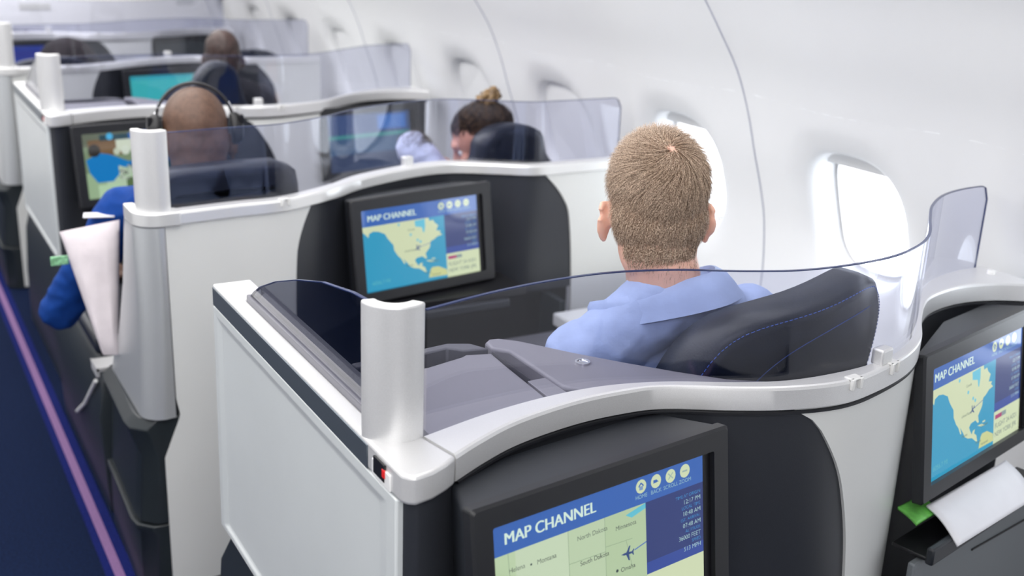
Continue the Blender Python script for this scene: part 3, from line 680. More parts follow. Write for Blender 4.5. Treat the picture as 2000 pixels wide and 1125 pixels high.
# seats
def seat(label, cx, y, z_top, width, words='', yaw=0, fancy=False, cushion=True, shape=None, lean=0.10, curve=0.0):
    t = thing('passenger_seat', label, 'seat', (cx, y, 0), (0, 0, math.radians(yaw)), 'passenger seats')
    w = width / 2
    if shape is None:
        shape = [(-w, .45), (-w * 1.0, z_top - .16), (-w * .86, z_top - .07), (-w * .55, z_top - .015), (-w * .1, z_top), (w * .35, z_top + .005), (w * .70, z_top - .02), (w * .93, z_top - .09), (w, z_top - .20), (w, .45)]
    n = 64
    out = spline(shape, n)
    def ring(off, dyy):
        c = np.array([out[:, 0].mean(), out[:, 1].mean()]); r = []
        T = np.gradient(out, axis=0); T /= np.linalg.norm(T, axis=1)[:, None]; N_ = np.c_[T[:, 1], -T[:, 0]]
        for p, nn in zip(out, N_):
            q = p + nn * off; r.append((q[0], dyy + lean * (0.95 - q[1]) + curve * q[0] ** 2, q[1]))
        return r
    mb = MB(); mb.loft([ring(.060, .012), ring(.030, .010), ring(.014, .003), ring(.0, .012), ring(-.002, .045), ring(.0, .085), ring(.012, .10), ring(.035, .108)])
    obj('backrest', mb, LEATHER, t, sharp=60)
    if fancy:
        p1 = [Vector(p) + Vector((0, -.0022, 0)) for p in ring(.011, .0055)]; arc_ = [(-.140, .88), (-.112, .945), (-.068, .995), (-.01, 1.028), (.08, 1.052), (.19, 1.062)]; arc_ = spline(arc_, 60)
        dash = MB()
        for path in (p1, [Vector((a_, -.0012 + .012 + lean * (.95 - b_) + curve * a_ ** 2, b_)) for a_, b_ in arc_]):
            for k in range(len(path) - 1):
                m_ = 3
                for q in range(m_):
                    a = path[k].lerp(path[k + 1], (q + .15) / m_); b = path[k].lerp(path[k + 1], (q + .75) / m_)
                    if (b - a).length > 1e-4: dash.tube([a, b], .0008, 5)
        obj('stitching', dash, STITCH, t, smooth=False)['label'] = 'blue thread stitch lines'
        hr = MB()
    if cushion:
        obj('seat_cushion', MB().box((-w, .10, .30), (w, .60, .46)), LEATHER, t, bevel=.03, seg=3)
        obj('seat_base', MB().box((-w * .9, .06, .0), (w * .9, .58, .30)), SEATDK, t, bevel=.01)
    return t

# ------------------------------------------------------------------ people
def solid_union(mb, voxel, smooth_it, name):
    me = bpy.data.meshes.new(name); me.from_pydata(mb.v, [], mb.f)
    bm = bmesh.new(); bm.from_mesh(me); bmesh.ops.remove_doubles(bm, verts=bm.verts, dist=1e-5); bmesh.ops.recalc_face_normals(bm, faces=bm.faces); bm.to_mesh(me); bm.free()
    o = bpy.data.objects.new(name, me); COL.objects.link(o)
    r = o.modifiers.new('r', 'REMESH'); r.mode = 'VOXEL'; r.voxel_size = voxel; r.use_smooth_shade = True
    s_ = o.modifiers.new('s', 'SMOOTH'); s_.factor = .5; s_.iterations = smooth_it
    dg = bpy.context.evaluated_depsgraph_get(); dg.update()
    res = bpy.data.meshes.new_from_object(o.evaluated_get(dg)); res.name = name
    bpy.data.objects.remove(o); bpy.data.meshes.remove(me)
    return res
def meshobj(name, me, m, parent):
    me.materials.clear(); me.materials.append(m); o = bpy.data.objects.new(name, me); COL.objects.link(o); o.parent = parent; me.shade_smooth(); return o

def person(label, hc, yaw, pitch, roll, neck, shl, shr, ell_, elr, wrl, wrr, pelvis, kl, kr, skin, shirt, trousers, sleeve=1.0, voxel=.006, hs=1.0, head_ext=0.0):
    """hc head centre; yaw of the face (0 = forward +y, positive = to the left); joints in world space"""
    root = thing('person', label, 'person', (hc[0], hc[1], 0), (0, 0, 0), 'passengers')
    inv = Vector((-hc[0], -hc[1], 0))
    Rm = Euler((math.radians(pitch), math.radians(roll), math.radians(yaw)), 'ZXY').to_matrix() if False else (Matrix.Rotation(math.radians(yaw), 3, 'Z') @ Matrix.Rotation(math.radians(pitch), 3, 'X') @ Matrix.Rotation(math.radians(roll), 3, 'Y'))
    hc = Vector(hc); W = lambda p: hc + Rm @ (Vector(p) * hs)
    V = lambda p: Vector(p)
    body = MB()
    # skull, face, jaw
    body.ell(W((0, -.006, .010)), [r * hs for r in (.0765, .094, .088)], 28, 18, Rm)
    body.ell(W((0, -.026, -.030)), [r * hs for r in (.0765, .068, .086)], 24, 14, Rm)
    body.ell(W((0, -.030, -.072)), [r * hs for r in (.066, .058, .082)], 24, 14, Rm)
    body.ell(W((0, .022, -.045)), [r * hs for r in (.064, .068, .078)], 24, 14, Rm)
    body.ell(W((0, .045, -.085)), [r * hs for r in (.045, .045, .038)], 20, 12, Rm)
    body.ell(W((0, .082, -.098)), [r * hs for r in (.022, .016, .016)], 16, 10, Rm)
    body.ell(W((0, .078, .020)), [r * hs for r in (.048, .020, .018)], 16, 10, Rm)
    for s_ in (-1, 1):
        body.ell(W((s_ * .040, .066, -.025)), [r * hs for r in (.020, .022, .018)], 14, 8, Rm)
    body.capsule(W((0, .090, .006)), W((0, .112, -.034)), .009 * hs, .013 * hs, 12)
    body.ell(W((0, .101, -.040)), [r * hs for r in (.017, .012, .009)], 12, 8, Rm)
    body.ell(W((0, .088, -.068)), [r * hs for r in (.024, .012, .006)], 14, 8, Rm); body.ell(W((0, .087, -.078)), [r * hs for r in (.021, .012, .007)], 14, 8, Rm)
    # ears
    for s_ in (-1, 1):
        Re = Rm @ Matrix.Rotation(math.radians(s_ * 24), 3, 'Z') @ Matrix.Rotation(math.radians(-10), 3, 'X')
        pts = [(0, .012, .016), (0, .004, .030), (0, -.010, .031), (0, -.019, .020), (0, -.019, .004), (0, -.012, -.014), (0, -.002, -.028), (0, .006, -.026)]
        c0 = W((s_ * .0815, -.002, -.050))
        q = [c0 + Re @ (Vector(p) * hs) + Re @ Vector((s_ * .006, 0, 0)) * (1 if i in (2, 3, 4, 5) else .2) for i, p in enumerate(pts)]
        body.tube(q, [.0060 * hs] * len(q), 8); body.ell(c0, [r * hs for r in (.0075, .017, .027)], 14, 8, Re)
    # neck, torso
    N_ = V(neck); shl, shr, pel = V(shl), V(shr), V(pelvis); mid = (shl + shr) / 2
    body.capsule(W((0, -.022, -.07)), N_ + V((0, 0, -.02)), .056 * hs, .062 * hs, 20); body.capsule(W((0, .005, -.075)), N_ + V((0, 0.01, -.04)), .05 * hs, .058 * hs, 20)
    sh = MB()
    def torso(m, g, arms, slv):
        ax = (shr - shl).normalized(); f_ = Vector((0, 0, 1)).cross(ax).normalized() ; Rt = Matrix((ax, f_, Vector((0, 0, 1)))).transposed()
        wsh = (shr - shl).length / 2
        chest = mid.lerp(pel, .28); belly = mid.lerp(pel, .65)
        m.ell(chest, (wsh * .88 + g, .118 + g, .19 + g), 28, 16, Rt); m.ell(belly, (wsh * .76 + g, .115 + g, .17 + g), 24, 14, Rt); m.ell(pel, (wsh * .80 + g, .13 + g, .12 + g), 24, 14, Rt)
        m.capsule(shl.lerp(mid, .12), N_ + (shl - mid) * .12 + V((0, 0, -.025)), .056 + g, .055 + g); m.capsule(shr.lerp(mid, .12), N_ + (shr - mid) * .12 + V((0, 0, -.025)), .056 + g, .055 + g)
        for a, b, c in ((shl, V(ell_), V(wrl)), (shr, V(elr), V(wrr))):
            m.capsule(a, a.lerp(b, min(1, slv * 2)), .058 + g, lerp(.058, .044, min(1, slv * 2)) + g)
            if slv > .5: m.capsule(b, b.lerp(c, (slv - .5) * 2), .044 + g, lerp(.042, .028, (slv - .5) * 2) + g)
    torso(body, 0, True, 1.0)
    for s_, c, e in ((-1, V(wrl), V(ell_)), (1, V(wrr), V(elr))):
        d = (c - e).normalized(); sd = d.cross(Vector((0, 0, 1))).normalized(); up = sd.cross(d)
        palm = c + d * .045; body.capsule(c, c + d * .07, .026, .030)
        for i, ln in enumerate((.070, .080, .074, .058)):
            base = c + d * .085 + sd * ((i - 1.5) * .019); k1 = base + d * ln * .5 - up * .006; k2 = k1 + d * ln * .42 - up * .022
            body.capsule(base, k1, .0088, .0082, 8); body.capsule(k1, k2, .0082, .007, 8)
        tb = c + d * .03 + sd * (-s_ * .026); body.capsule(tb, tb + d * .035 + sd * (-s_ * .024), .011, .010, 8); body.capsule(tb + d * .035 + sd * (-s_ * .024), tb + d * .065 + sd * (-s_ * .028), .010, .008, 8)
    tro = MB()
    for m, g in ((body, 0), (tro, .007)):
        ax = (shr - shl).normalized()
        if g: m.ell(pel, (.165, .14, .115), 24, 14)
        for s_, k in ((-1, V(kl)), (1, V(kr))):
            hip = pel + ax * (s_ * .085); foot = V((k.x, k.y + .04, .09)); m.capsule(hip, k, .082 + g, .058 + g); m.capsule(k, foot, .055 + g, .038 + g)
            if not g: m.capsule(foot + V((0, -.03, -.045)), foot + V((0, .14, -.055)), .036, .03)
    for mbx in (body, tro):
        mbx.v = [tuple(Vector(p) + inv) for p in mbx.v]
    bo = meshobj('body', solid_union(body, voxel, 5, 'body'), skin, root)
    torso(sh, .009, True, sleeve); sh.v = [tuple(Vector(p) + inv) for p in sh.v]
    so = meshobj('shirt', solid_union(sh, .007, 5, 'shirt'), shirt, root)
    from mathutils import noise as NZ_
    nn = [v.normal.copy() for v in so.data.vertices]
    for v, n_ in zip(so.data.vertices, nn):
        p = v.co; a_ = NZ_.noise(Vector((p.x * 9 + p.z * 6, p.y * 9, p.z * 20 - p.x * 12))); b_ = NZ_.noise(Vector((p.x * 28, p.y * 24, p.z * 40 + p.x * 26)))
        v.co = p + n_ * (.0065 * (1 - 2 * abs(a_)) * .8 + .0022 * b_ - .001)
    meshobj('trousers', solid_union(tro, .012, 3, 'trousers'), trousers, root)
    EYE = mat('eye_white', (.8, .78, .76), .2); IR = mat('iris_dark', (.03, .025, .02), .2)
    for s_ in (-1, 1):
        e = MB().ell(W((s_ * .032, .0715, -.004)) + inv, [.0125 * hs] * 3, 14, 10); eo = obj('eye', e, EYE, root)
        obj('iris', MB().ell(W((s_ * .032, .0825, -.004)) + inv, [r * hs for r in (.0055, .0025, .0055)], 12, 8, Rm), IR, eo)
    root['_W'] = 0
    del root['_W']
    return root, bo, so, W, Rm, inv

def hair_strands(name, root, bo, W, Rm, hc, mask, direction, length, count, width, m, inv, hs=1.0, segs=3, lift0=.28, lift1=.25, jitter=.16):
    me = bo.data; me.calc_loop_triangles()
    n = len(me.vertices); co = np.empty(n * 3); me.vertices.foreach_get('co', co); co = co.reshape(-1, 3)
    tri = np.empty(len(me.loop_triangles) * 3, int); me.loop_triangles.foreach_get('vertices', tri); tri = tri.reshape(-1, 3)
    A, B, C = co[tri[:, 0]], co[tri[:, 1]], co[tri[:, 2]]; nr = np.cross(B - A, C - A); ar = np.linalg.norm(nr, axis=1) / 2; nr /= np.maximum(ar[:, None] * 2, 1e-12)
    cen = (A + B + C) / 3; Rn = np.array(Rm); hcl = np.array(hc) + np.array(inv)
    loc = (cen - hcl) @ Rn / hs
    wgt = ar * mask(loc); wgt /= wgt.sum()
    pick = rng.choice(len(tri), count, p=wgt); r1, r2 = rng.random((2, count)); r1 = np.sqrt(r1)
    P = A[pick] * (1 - r1)[:, None] + B[pick] * (r1 * (1 - r2))[:, None] + C[pick] * (r1 * r2)[:, None]; N = nr[pick]
    L = (P - hcl) @ Rn / hs; Nl = N @ Rn
    D, ln = direction(L, Nl), length(L)
    ln = ln * (0.7 + 0.6 * rng.random(count)) * hs
    D = D @ Rn.T
    jit = rng.normal(0, jitter, (count, 3)); D = D + jit; D -= (D * N).sum(1)[:, None] * N * .9; D /= np.linalg.norm(D, axis=1)[:, None]
    lift = (lift0 + lift1 * rng.random(count))[:, None]
    side = np.cross(D, N); side /= np.linalg.norm(side, axis=1)[:, None]
    rot = rng.uniform(-1, 1, count)[:, None]; side = side + N * rot * .8; side /= np.linalg.norm(side, axis=1)[:, None]
    vs = []
    for k in range(segs + 1):
        t = k / segs
        Q = P + ln[:, None] * (D * t * (1.0) + N * lift * (t * (1.15 - .75 * t))) - N * .001
        wdt = width * (1 - .85 * t)
        vs.append(Q + side * wdt / 2); vs.append(Q - side * wdt / 2)
    V = np.stack(vs, 1).reshape(-1, 3); nv = 2 * (segs + 1)
    base = np.arange(count)[:, None] * nv; quads = []
    for k in range(segs): quads.append(base + np.array([[2 * k, 2 * k + 1, 2 * k + 3, 2 * k + 2]]))
    F = np.stack(quads, 1).reshape(-1, 4)
    me2 = bpy.data.meshes.new(name); me2.vertices.add(len(V)); me2.vertices.foreach_set('co', V.ravel())
    me2.loops.add(F.size); me2.loops.foreach_set('vertex_index', F.ravel()); me2.polygons.add(len(F)); me2.polygons.foreach_set('loop_start', np.arange(0, F.size, 4)); me2.update(calc_edges=True)
    me2.materials.append(m); o = bpy.data.objects.new(name, me2); COL.objects.link(o); o.parent = root; o['kind'] = 'stuff'
    me2.shade_smooth()
    return o

def hair_mat(name, c0, c1, scale=260):
    m = bpy.data.materials.new(name); m.use_nodes = True; nt = m.node_tree; b = nt.nodes['Principled BSDF']; b.inputs['Roughness'].default_value = .42; b.inputs['Specular IOR Level'].default_value = .4
    tc = nt.nodes.new('ShaderNodeTexCoord'); n = nt.nodes.new('ShaderNodeTexNoise'); n.inputs['Scale'].default_value = scale; n.inputs['Detail'].default_value = 4
    r = nt.nodes.new('ShaderNodeValToRGB'); r.color_ramp.elements[0].color = (*c0, 1); r.color_ramp.elements[1].color = (*c1, 1); r.color_ramp.elements[0].position = .42; r.color_ramp.elements[1].position = .60
    nt.links.new(tc.outputs['Object'], n.inputs['Vector']); nt.links.new(n.outputs['Fac'], r.inputs['Fac']); nt.links.new(r.outputs['Color'], b.inputs['Base Color'])
    return m


# ------------------------------------------------------------------ rows
make_suite(0, dict(shell='nearest the camera, round the blond man', glass='round the blond man in the blue shirt', console='with lid, slot and round button beside the blond man', aisle='left of the blond man'))
make_double(0, dict(shell='in front of the blond man, second row of shells', glass='behind the man with headphones and the woman', foot='facing the blond man'))
DB, DC, DD = 2.84, 2.72, 5.60
make_suite(DB, dict(shell='third from the camera, beyond the man with headphones', glass='beyond the man with headphones, third row', console='with grey side panel, beyond the blue sleeve in the aisle', aisle='beyond the man with headphones'), clipx=1.25, notches=(1.17, 1.33))
make_double(DC, dict(shell='fourth from the camera, with the turquoise screen', glass='behind the dark hooded passenger, fourth row', foot='under the turquoise screen'), clipx=1.30, notches=(.80, .95))
make_suite(DD, dict(shell='farthest from the camera, before the white bulkhead', glass='in the farthest row before the bulkhead', console='in the farthest row beside the blue screen', aisle='in the farthest row'), clipx=.95, notches=(1.2, 1.35))

monitor('black framed monitor showing MAP CHANNEL with a beige map of states and a plane', (.58, 1.048, .97), 6.8, 'local')
monitor('black framed monitor showing MAP CHANNEL and a continent, above the white paper by the wall', (1.545, 1.172, .97), 12.5, 'world', depth=.09, taper=.24)
monitor('charcoal framed monitor showing MAP CHANNEL and a continent, facing the blond man', (1.049, 2.591, .97), 9.1, 'world')
monitor('grey framed monitor showing people in blue shirts, left of the man with headphones', (.585, 1.060 + DB, .97), 9, 'movie')
monitor('monitor with blue teal picture behind glass, left of the woman', (1.50, 1.165 + DB, .97), 9, 'teal', depth=.09, taper=.24)
monitor('distant monitor with a turquoise picture above the bald head', (1.040, 2.591 + DC, .97), 9, 'cyan')
monitor('small distant monitor with a deep blue picture between two white posts', (.585, 1.06 + DD, .97), 8, 'blue')
monitor('dark distant monitor in the farthest row by the wall', (1.50, 1.165 + DD, .97), 9, 'dim', depth=.09, taper=.24)

seat('dark leather seat back with blue stitching behind the blond man', 1.280, 1.190, 1.115, .46, fancy=True, curve=1.25,
     shape=[(-.205, .45), (-.212, .80), (-.212, .93), (-.200, .990), (-.168, 1.045), (-.115, 1.078), (0, 1.100), (.125, 1.118), (.175, 1.098), (.218, 1.045), (.232, .985), (.222, .92), (.212, .80), (.205, .45)])
seat('navy seat back behind the man with headphones', .735, 2.645, 1.055, .40,
     shape=[(-.185, .45), (-.19, .95), (-.175, 1.03), (-.12, 1.062), (0, 1.07), (.10, 1.070), (.165, 1.062), (.20, .98), (.205, .45)])
seat('blue black seat back with a narrow headrest behind the woman', 1.670, 2.800, 1.09, .44,
     shape=[(-.24, .45), (-.24, .88), (-.20, .95), (-.125, .985), (-.115, 1.05), (-.06, 1.09), (.02, 1.095), (.085, 1.07), (.11, 1.0), (.16, .96), (.22, .93), (.24, .85), (.24, .45)])
seat('dark rounded seat back in the middle of the third row', 1.130, 4.025, 1.15, .44,
     shape=[(-.20, .45), (-.20, .86), (-.14, .95), (-.095, 1.04), (-.078, 1.10), (-.035, 1.145), (.025, 1.15), (.065, 1.11), (.085, 1.03), (.12, .96), (.18, .88), (.19, .45)])
seat('dark seat back of the hooded passenger, fourth row on the aisle', .74, 5.345, 1.02, .44)
seat('dark seat back of the fourth row beside the windows', 1.68, 5.48, 1.02, .44)

SKIN = mat('fair_skin', (0.80, 0.47, 0.36), .45, noise=.05, nscale=60, bump=.05, bscale=700, sss=.25)
SKIND = mat('dark_skin', (0.120, 0.064, 0.042), .50, noise=.22, nscale=70, bump=.06, bscale=600)
SKINR = mat('brown_skin', (0.060, 0.031, 0.027), .45, noise=.1, nscale=60)
SKINW = mat('warm_skin', (0.66, 0.33, 0.25), .45, noise=.05, nscale=60, sss=.2)
SHIRT = mat('light_blue_shirt', (0.40, 0.495, 0.75), .75, noise=.07, nscale=26, bump=.35, bscale=90, spec=.2)
BLUE = mat('royal_blue_jersey', (0.006, 0.050, 0.26), .8, noise=.12, nscale=30, bump=.5, bscale=30, spec=.2)
PALEB = mat('pale_striped_blouse', (0.55, 0.60, 0.82), .75, noise=.08, nscale=30, bump=.6, bscale=30)
HOOD = mat('dark_hoodie', (0.020, 0.020, 0.027), .85, noise=.2, nscale=30, bump=.5, bscale=30)
TROU = mat('dark_trousers', (0.02, 0.022, 0.03), .85, noise=.2, nscale=40)

# blond man
hc1 = (1.150, 1.458, 1.232)
root, bo, so, W, Rm, inv = person('blond man seen from behind in a light blue collared shirt', hc1, -25, -4, 0, (1.152, 1.405, 1.075), (1.015, 1.455, .950), (1.345, 1.415, .985), (.96, 1.62, .68), (1.42, 1.62, .70), (1.02, 1.86, .66), (1.34, 1.88, .68), (1.15, 1.56, .50), (1.05, 2.02, .50), (1.28, 2.02, .50), SKIN, SHIRT, TROU, sleeve=.95, voxel=.0045, hs=1.05)
WH = np.array((0.004, -.055, .070))
def mask1(L):
    x, y, z = L.T
    front = np.where(y > .03, .055 + (y - .03) * .3, np.where(y > -.035, lerp(-.005, .055, np.clip((y + .035) / .065, 0, 1)), np.where(y > -.055, -.06, -.108)))
    m = 1 / (1 + np.exp(-(z - front) / .006))
    ear = (np.abs(x) > .0745) & (y > -.036) & (y < .032) & (z < -.006)
    r = (np.abs(x) < .11) & (z < .12)
    fade = np.interp(z, [-.115, -.09, -.06], [.25, .8, 1.0])
    return np.where(ear | ~r, 0, m * fade)
def dir1(L, N):
    d = L - WH; d -= (d * N).sum(1)[:, None] * N; r = np.linalg.norm(d, axis=1)[:, None]; d /= np.maximum(r, 1e-6)
    sw = np.cross(N, d) * (-1.3) * np.exp(-(r / .045) ** 2); sw2 = np.cross(N, d) * (-.25)
    dn = np.array((0, .0, -1.0)) * np.clip((.06 - L[:, 2]) / .06, 0, 1)[:, None] * .8
    ph = np.arctan2(d[:, 0], d[:, 2]); cl = np.sin(ph * 23 + np.sin(r[:, 0] * 90) * 1.6 + np.sin(L[:, 0] * 150) * 1.2) * .36
    return d + sw + sw2 + dn + np.cross(N, d) * cl[:, None]
def len1(L):
    z = L[:, 2]; return np.interp(z, [-.10, -.07, -.03, .03, .08, .1], [.010, .018, .025, .032, .042, .046])
BLOND = hair_mat('dark_blond_hair', (0.185, 0.115, 0.074), (0.74, 0.565, 0.42), 420)
hair_strands('hair', root, bo, W, Rm, hc1, mask1, dir1, len1, 30000, .0010, BLOND, inv, 1.05, 4, .12, .22, .12)
hair_strands('hair', root, bo, W, Rm, hc1, mask1, dir1, lambda L: len1(L) * .55, 14000, .0013, hair_mat('blond_undercoat', (0.22, 0.14, 0.092), (0.46, 0.31, 0.215), 200), inv, 1.05)
# shirt collar: folded, open and spread to the shoulders
def collar(name, T, B, nk, m, parent):
    n = 48; T = spline(T, n); B = spline(B, n); nk = np.array(nk)
    rows = []
    out = T - nk; out[:, 2] = 0; out /= np.linalg.norm(out, axis=1)[:, None]
    up = np.array((0, 0, 1.0))
    rows.append(T - out * .007 - up * .034); rows.append(T - out * .007 - up * .006); rows.append(T - out * .004 + up * .0005); rows.append(T + up * .0005)
    rows.append(T * .72 + B * .28 + out * .004 + up * .004); rows.append(T * .42 + B * .58 + out * .003 + up * .003); rows.append(B)
    rows.append(B - out * .003 - up * .0015)
    mb = MB(); mb.loft([[tuple(p + np.array(inv)) for p in r] for r in rows], cap=False, closed=False)
    return obj(name, mb, m, parent, solid=.002, sharp=60)
inv = inv + Vector((.026, 0, 0))
collar('collar', [(1.012, 1.475, 1.044), (1.030, 1.425, 1.064), (1.068, 1.378, 1.086), (1.118, 1.350, 1.106), (1.168, 1.345, 1.115), (1.200, 1.372, 1.113), (1.218, 1.42, 1.10), (1.215, 1.48, 1.07)],
       [(1.006, 1.463, 1.004), (1.022, 1.398, 1.024), (1.064, 1.345, 1.046), (1.122, 1.312, 1.063), (1.180, 1.305, 1.073), (1.235, 1.340, 1.073), (1.262, 1.42, 1.055), (1.255, 1.51, 1.015)], (1.128, 1.415, 1.08), SHIRT, root)

# man with headphones
hc2 = (.735, 2.875, 1.128)
root, bo, so, W, Rm, inv = person('bald dark skinned man with headphones in a royal blue top seen from behind', hc2, -8, -10, 0, (.725, 2.84, .985), (.560, 2.99, .890), (.905, 2.94, .90), (.400, 3.13, .590), (.98, 3.10, .66), (.56, 3.34, .60), (.86, 3.30, .66), (.74, 3.02, .52), (.64, 3.46, .52), (.86, 3.46, .52), SKIND, BLUE, TROU, sleeve=.50, voxel=.006, hs=1.08)
hp = thing('headphones', 'black headphones with a thin silver headband on the bald head', 'headphones', hc2)
def WL(p): return W(p) - Vector(hc2)
band = [WL((.0905 * math.sin(a), -.014, .012 + .094 * math.cos(a))) for a in np.linspace(-1.5, 1.5, 32)]
obj('headband', MB().tube(band, .0042, 8), mat('headband_black', (.02, .02, .024), .35), hp)
for s_ in (-1, 1):
    obj('yoke', MB().tube([WL((s_ * .080, -.014, .060)), WL((s_ * .094, -.014, .030)), WL((s_ * .099, -.014, .016)), WL((s_ * .102, -.014, .010))], .004, 8), CHROME, hp)
    e = MB(); 
    rings = []
    for dx, r in ((.083, .034), (.088, .037), (.098, .036), (.108, .030), (.112, .018)):
        rings.append([WL((s_ * dx, -.010 + r * .85 * math.cos(a), -.004 + r * 1.1 * math.sin(a))) for a in np.linspace(0, 6.283, 22, endpoint=False)])
    obj('ear_cup', e.loft(rings), BLACK, hp)
    obj('cup_joint', MB().box((-.006, -.008, -.012), (.006, .008, .012)), BLACK, hp, bevel=.002).location = WL((s_ * .106, -.03, .018))
# pillow propped on his arm rest
def cushion(name, label, corners, thick, m, cat, wr=0.012):
    c = [Vector(p) for p in corners]; cen = sum(c, Vector()) / 4; t = thing(name, label, cat, tuple(cen))
    n = (c[1] - c[0]).cross(c[3] - c[0]).normalized(); N = 22; fr = []; bk_ = []
    for i in range(N + 1):
        r1 = []; r2 = []
        for j in range(N + 1):
            u, v = i / N, j / N; p = c[0].lerp(c[1], u).lerp(c[3].lerp(c[2], u), v) - cen
            e = (min(1, 6 * u * (1 - u)) * min(1, 6 * v * (1 - v))) ** .6
            wv = wr * (.5 * math.sin(9 * u + 5 * v * v) + .5 * math.sin(14 * v - 7 * u)) * e
            r1.append(p + n * (thick / 2 * e + wv * .5)); r2.append(p - n * (thick / 2 * e) + n * wv * .2)
        fr.append(r1); bk_.append(r2)
    mb = MB(); mb.loft(fr, cap=False, closed=False); mb.loft(bk_[::-1], cap=False, closed=False)
    obj('cover', mb, m, t, sharp=80); return t
PILLOW = mat('pillow_cloth', (0.72, 0.66, 0.69), .85, noise=.04, nscale=30, bump=.4, bscale=60, spec=.15)
cushion('pillow', 'white pillow hanging over the aisle armrest above a blue sleeve', [(.392, 2.945, .865), (.535, 2.905, .893), (.492, 2.815, .555), (.452, 2.815, .560)], .045, PILLOW, 'pillow')
tag(obj('folded_napkin', MB().prism([(0, 0), (.075, -.02), (.085, .02), (.01, .045)], 0, .004), PAPER, None, bevel=.001), 'white folded napkin on top of the pillow', 'napkin').location = (.452, 2.945, .895)
tag(obj('green_card', MB().box((-.022, -.003, -.012), (.022, .003, .012)), mat('green_white_card', (.30, .75, .36), .5, noise=.6, nscale=90), None, bevel=.001), 'small green and white card left of the white pillow', 'card').location = (.392, 2.99, .775)

# woman
hc3 = (1.655, 2.985, 1.030)
root, bo, so, W, Rm, inv = person('woman with brown pinned up hair bending her head to the left', hc3, 58, -32, 0, (1.700, 2.960, .925), (1.560, 3.02, .845), (1.845, 2.92, .845), (1.470, 3.10, .985), (1.93, 3.08, .64), (1.60, 3.26, .92), (1.80, 3.25, .64), (1.71, 3.04, .50), (1.60, 3.48, .52), (1.80, 3.48, .52), SKINW, PALEB, TROU, sleeve=.95, voxel=.006, hs=1.05)
BRN = hair_mat('brown_hair', (0.022, 0.014, 0.012), (0.10, 0.058, 0.034), 90)
def mask3(L):
    x, y, z = L.T
    front = np.where(y > .03, .045 + (y - .03) * .2, np.where(y > -.05, lerp(-.055, .045, np.clip((y + .05) / .08, 0, 1)), -.09))
    return np.where((np.abs(x) < .12) & (z < .14), 1 / (1 + np.exp(-(z - front) / .005)), 0)
BUN = np.array((0, -.075, .085))
def dir3(L, N):
    d = BUN - L; d -= (d * N).sum(1)[:, None] * N; d /= np.maximum(np.linalg.norm(d, axis=1)[:, None], 1e-6); return d
hair_strands('hair', root, bo, W, Rm, hc3, mask3, dir3, lambda L: np.full(len(L), .032), 9000, .0022, BRN, inv, 1.05)
BUNM = hair_mat('golden_brown_bun', (0.10, 0.058, 0.024), (0.27, 0.17, 0.08), 60)
bn = MB(); bn.ell(W((0, -.075, .092)) + inv, (.036, .032, .028), 20, 12, Rm)
for k in range(5):
    a0 = k * 1.25; bn.tube([W((.031 * math.cos(a0 + t), -.075 + .028 * math.sin(a0 + t), .080 + .03 * t / 2)) + inv for t in np.linspace(0, 2, 12)], .009, 8)
o = obj('hair_bun', bn, BUNM, root); o['label'] = 'golden brown hair bun'

# passengers farther forward
hc4 = (1.350, 4.76, 1.105)
root, bo, so, W, Rm, inv = person('distant passenger with dark brown head in the third row middle seat', hc4, -10, -8, 0, (1.33, 4.72, .985), (1.15, 4.76, .90), (1.51, 4.74, .90), (1.08, 4.95, .64), (1.58, 4.95, .64), (1.2, 5.15, .62), (1.46, 5.15, .62), (1.33, 4.86, .50), (1.23, 5.2, .50), (1.43, 5.2, .50), SKINR, HOOD, TROU, sleeve=.95, voxel=.009, hs=.97)
BLK = hair_mat('black_hair', (0.006, 0.005, 0.006), (0.03, 0.022, 0.02), 90)
hair_strands('hair', root, bo, W, Rm, hc4, mask3, lambda L, N: np.tile((0., -.3, -1.), (len(L), 1)), lambda L: np.full(len(L), .008), 3500, .003, BLK, inv, .97)
hc5 = (.865, 5.66, .955)
root, bo, so, W, Rm, inv = person('distant passenger in a dark hood leaning back in the fourth row', hc5, -14, 14, 12, (.86, 5.62, .83), (.68, 5.66, .78), (1.04, 5.64, .80), (.62, 5.85, .60), (1.1, 5.85, .60), (.75, 6.05, .58), (.98, 6.05, .58), (.86, 5.78, .48), (.76, 6.1, .48), (.96, 6.1, .48), SKINR, HOOD, TROU, sleeve=.95, voxel=.009, hs=1.12)
hd = MB(); hd.ell(W((0, -.018, .012)) + inv, (.135, .125, .125), 24, 16, Rm); hd.ell(W((0, -.04, -.07)) + inv, (.105, .10, .09), 24, 16, Rm)
obj('hood', hd, mat('hood_brown_black', (.030, .024, .026), .9, noise=.3, nscale=20), root)

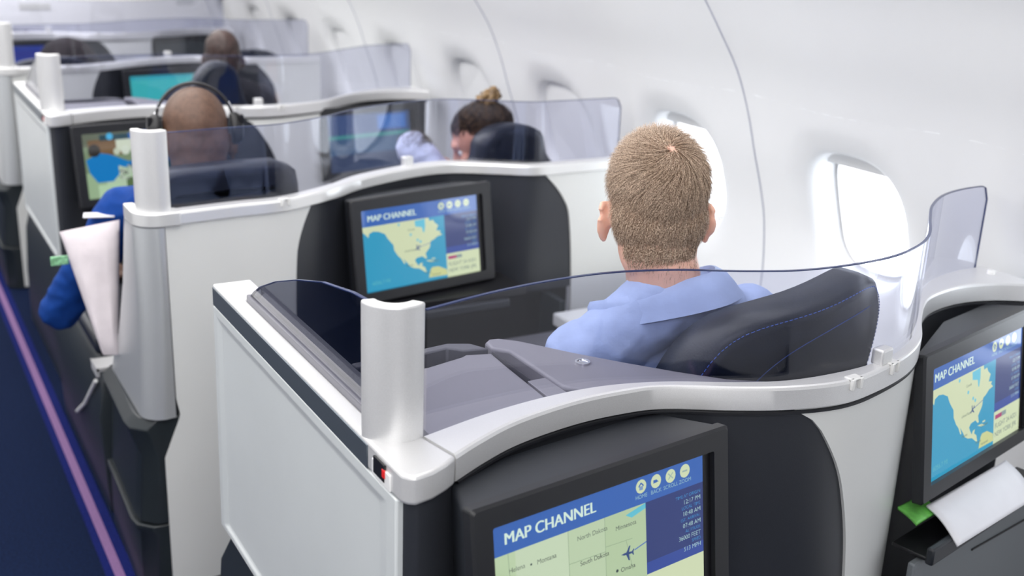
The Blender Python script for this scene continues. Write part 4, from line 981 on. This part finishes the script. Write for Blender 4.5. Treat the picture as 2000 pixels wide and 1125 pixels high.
# things at the wall side of the nearest row
lp = thing('literature_pocket', 'black literature pocket under the monitor by the wall, holding paper', 'pocket', (1.76, 1.17, .66), (0, 0, math.radians(11)))
obj('pocket_bar', MB().box((-.26, -.055, -.045), (.25, -.040, -.012)), CHAR, lp, bevel=.004)
obj('pocket_tray', MB().box((-.25, -.045, -.045), (.24, .03, -.038)), BLACK, lp, bevel=.002)
obj('lower_panel', MB().box((-.27, -.030, -.60), (.26, -.015, -.05)), mat('slate_panel', (.15, .165, .18), .4, noise=.05, nscale=500), lp, bevel=.004)
obj('panel_seam', MB().tube([(-.05, -.031, -.10), (.26, -.031, -.12)], .002, 6), BLACK, lp)
def sheet(name, label, cat, TL, TR, BR, BL, sag, m, th=.0016, n=14, group=None):
    TL, TR, BR, BL = [Vector(p) for p in (TL, TR, BR, BL)]; cen = (TL + TR + BR + BL) / 4
    t = tag(None or obj(name, (lambda mb: mb)(MB().loft([[TL.lerp(TR, j / n).lerp(BL.lerp(BR, j / n), i / n) - cen + Vector((0, 0, sag * math.sin(math.pi * i / n))) for j in range(n + 1)] for i in range(n + 1)], cap=False, closed=False)), m, None, solid=th, sharp=80), label, cat, group); t.location = cen; return t
sheet('paper_sheet', 'white sheet of paper hanging out below the right monitor', 'paper', (1.587, 1.150, .676), (1.885, 1.205, .676), (1.868, 1.118, .640), (1.577, 1.066, .640), .008, PAPER, th=.004)
sheet('magazine', 'green magazine edge poking from the pocket left of the white paper', 'magazine', (1.545, 1.178, .668), (1.62, 1.19, .668), (1.61, 1.140, .664), (1.535, 1.125, .664), .002, GREEN, th=.006)

# window side ledges
for dy, w_ in ((0, 'beside the blond man'), (DB, 'in the third row')):
    t = thing('window_ledge', 'white ledge under the windows ' + w_, 'ledge', (1.84, 2.2 + dy, 0), (0, 0, 0), 'ledges under the windows')
    obj('top', MB().box((-.17, -.62, .545), (.22, .36, .585)), SHELLW, t, bevel=.006)
    obj('front', MB().box((-.15, -.60, .0), (.20, .34, .545)), SIDEP, t, bevel=.004)
    obj('armrest', MB().box((-.40, -.10, .50), (-.19, .30, .56)), CONSD, t, bevel=.02, seg=3)

# aisle seat surrounds beyond the second row
for dy, w_ in ((0, 'beside the royal blue sleeve'), (DC, 'beside the hooded passenger')):
    t = thing('seat_surround', 'black aisle side seat surround on the carpet ' + w_, 'seat surround', (.5, 3.4 + dy, 0), (0, 0, 0), 'aisle seat surrounds')
    mb = MB(); rings = []
    for z, x in ((0, -.03), (.16, -.035), (.30, -.04), (.43, -.02), (.45, -.005)):
        rings.append([(x, -.40, z), (x, .38, z), (x + .03, .40, z), (.10, .40, z), (.10, -.42, z), (x + .03, -.42, z)])
    obj('side_cover', mb.loft(rings), SEATDK, t, bevel=.004)
    obj('trim_strip', MB().tube([(-.036, -.36, .40), (-.044, -.18, .26), (-.043, .0, .16)], .006, 8), WHITE, t)
    obj('hinge_bracket', MB().box((-.045, -.44, .455), (.02, -.36, .468)).box((-.045, -.44, .44), (-.035, -.36, .468)), SILVER, t, bevel=.002)
    obj('armrest_pad', MB().box((-.02, -.30, .45), (.05, .30, .50)), LEATHER, t, bevel=.015, seg=3)
